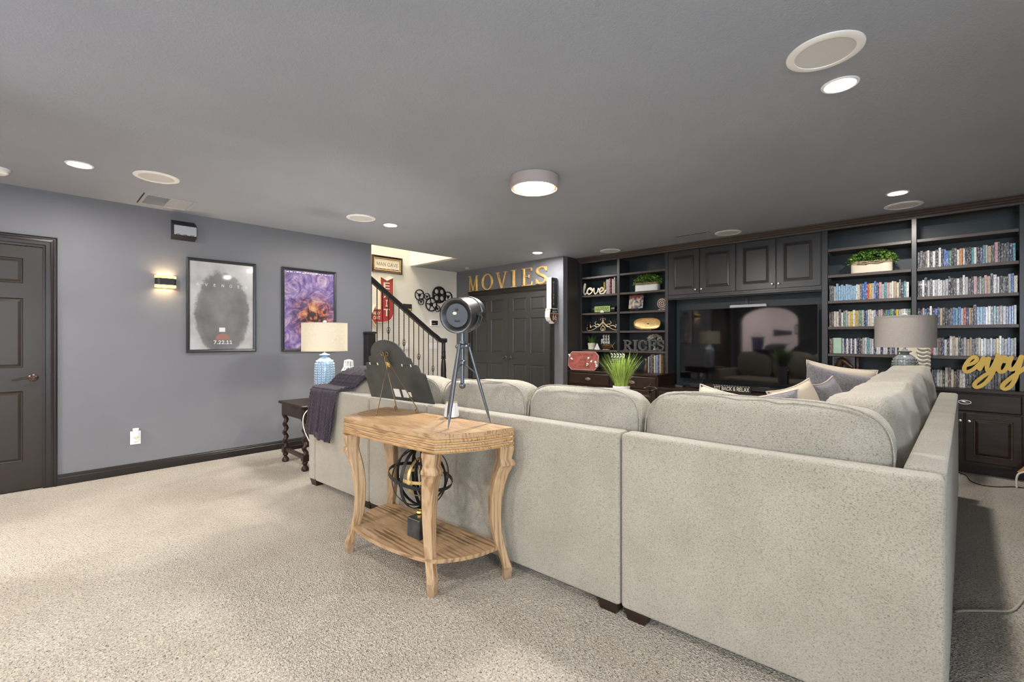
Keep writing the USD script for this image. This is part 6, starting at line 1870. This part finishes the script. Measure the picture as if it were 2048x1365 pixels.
t.part('foot', lathe([(0, 0), (.010, 0), (.010, .02), (0, .022)], 10, (5.76, -.66, 0)), M['white'])
t.part('rear_leg', tube([(5.76, -.66, .02), (5.81, -.60, .19)], .006, 8), M['paper'])
t.part('handle', tube(spline([(5.81, -.505, .215), (5.81, -.49, .27), (5.81, -.51, .32), (5.81, -.56, .34)], 6), .005, 8), M['nickel'])

# ================================================================== GAMES ROOM SEEN IN THE TELEVISION
AX = dict(A=(0, 1, 0), B=(0, 0, 1), N=(1, 0, 0))
t = Thing('banner', 'dark hanging felt banner on the games room wall', 'banner', (XG + .01, 5.93, .78))
t.part('cloth', place(prism(Polygon([(5.74, 1.29), (6.12, 1.29), (6.10, .82), (5.93, .78), (5.76, .82)]), .006), (XG + .004, 0, 0), **AX), M['navy'])
t.part('rod', rod((XG + .014, 5.70, 1.30), (XG + .014, 6.16, 1.30), .012), M['black'])
t.part('string', tube([(XG + .012, 5.74, 1.31), (XG + .010, 5.93, 1.46), (XG + .012, 6.12, 1.31)], .004, 5), M['black'])
t = Thing('pennant', 'dark felt pennant on the games room wall', 'pennant', (XG + .01, 5.2, 1.35))
t.part('felt', place(prism(Polygon([(4.93, 1.38), (5.46, 1.33), (5.46, 1.55), (4.93, 1.49)]), .005), (XG + .004, 0, 0), **AX), M['navy'])
t = Thing('picture_frame', 'black-framed picture on the games room wall', 'picture', (XG + .02, 4.7, 1.4))
t.part('frame', place(rect_sweep(4.55, 4.84, 1.39, 1.68, [(0, 0), (0, .02), (.025, .02), (.028, .006)]), (XG + .002, 0, 0), **AX), M['black'], smooth=False)
t.part('sheet', place(bx(4.57, 4.82, 1.41, 1.66, .002, .006), (XG + .002, 0, 0), **AX), M['paper'])
t = Thing('arcade_machine', 'dark arcade cabinet in the games room beyond the arch', 'arcade machine', (-2.9, 5.25, 0))
sd_ = Polygon([(-3.29, .0), (-2.55, 0), (-2.55, .66), (-2.45, .73), (-2.62, .86), (-2.9, 1.07), (-3.29, 1.13)])
for y in (4.88, 5.52):
    t.part('side_panel', place(prism(sd_, .02), (0, y + .02, 0), (1, 0, 0), (0, 0, 1), (0, -1, 0)), M['white'])
t.part('body', place(prism(sd_.buffer(-.02), .615), (0, 5.518, 0), (1, 0, 0), (0, 0, 1), (0, -1, 0)), M['black'], smooth=20)
t.part('control_stripe', bx(-2.60, -2.50, 4.95, 5.47, .7115, .716), M['red_sign'])
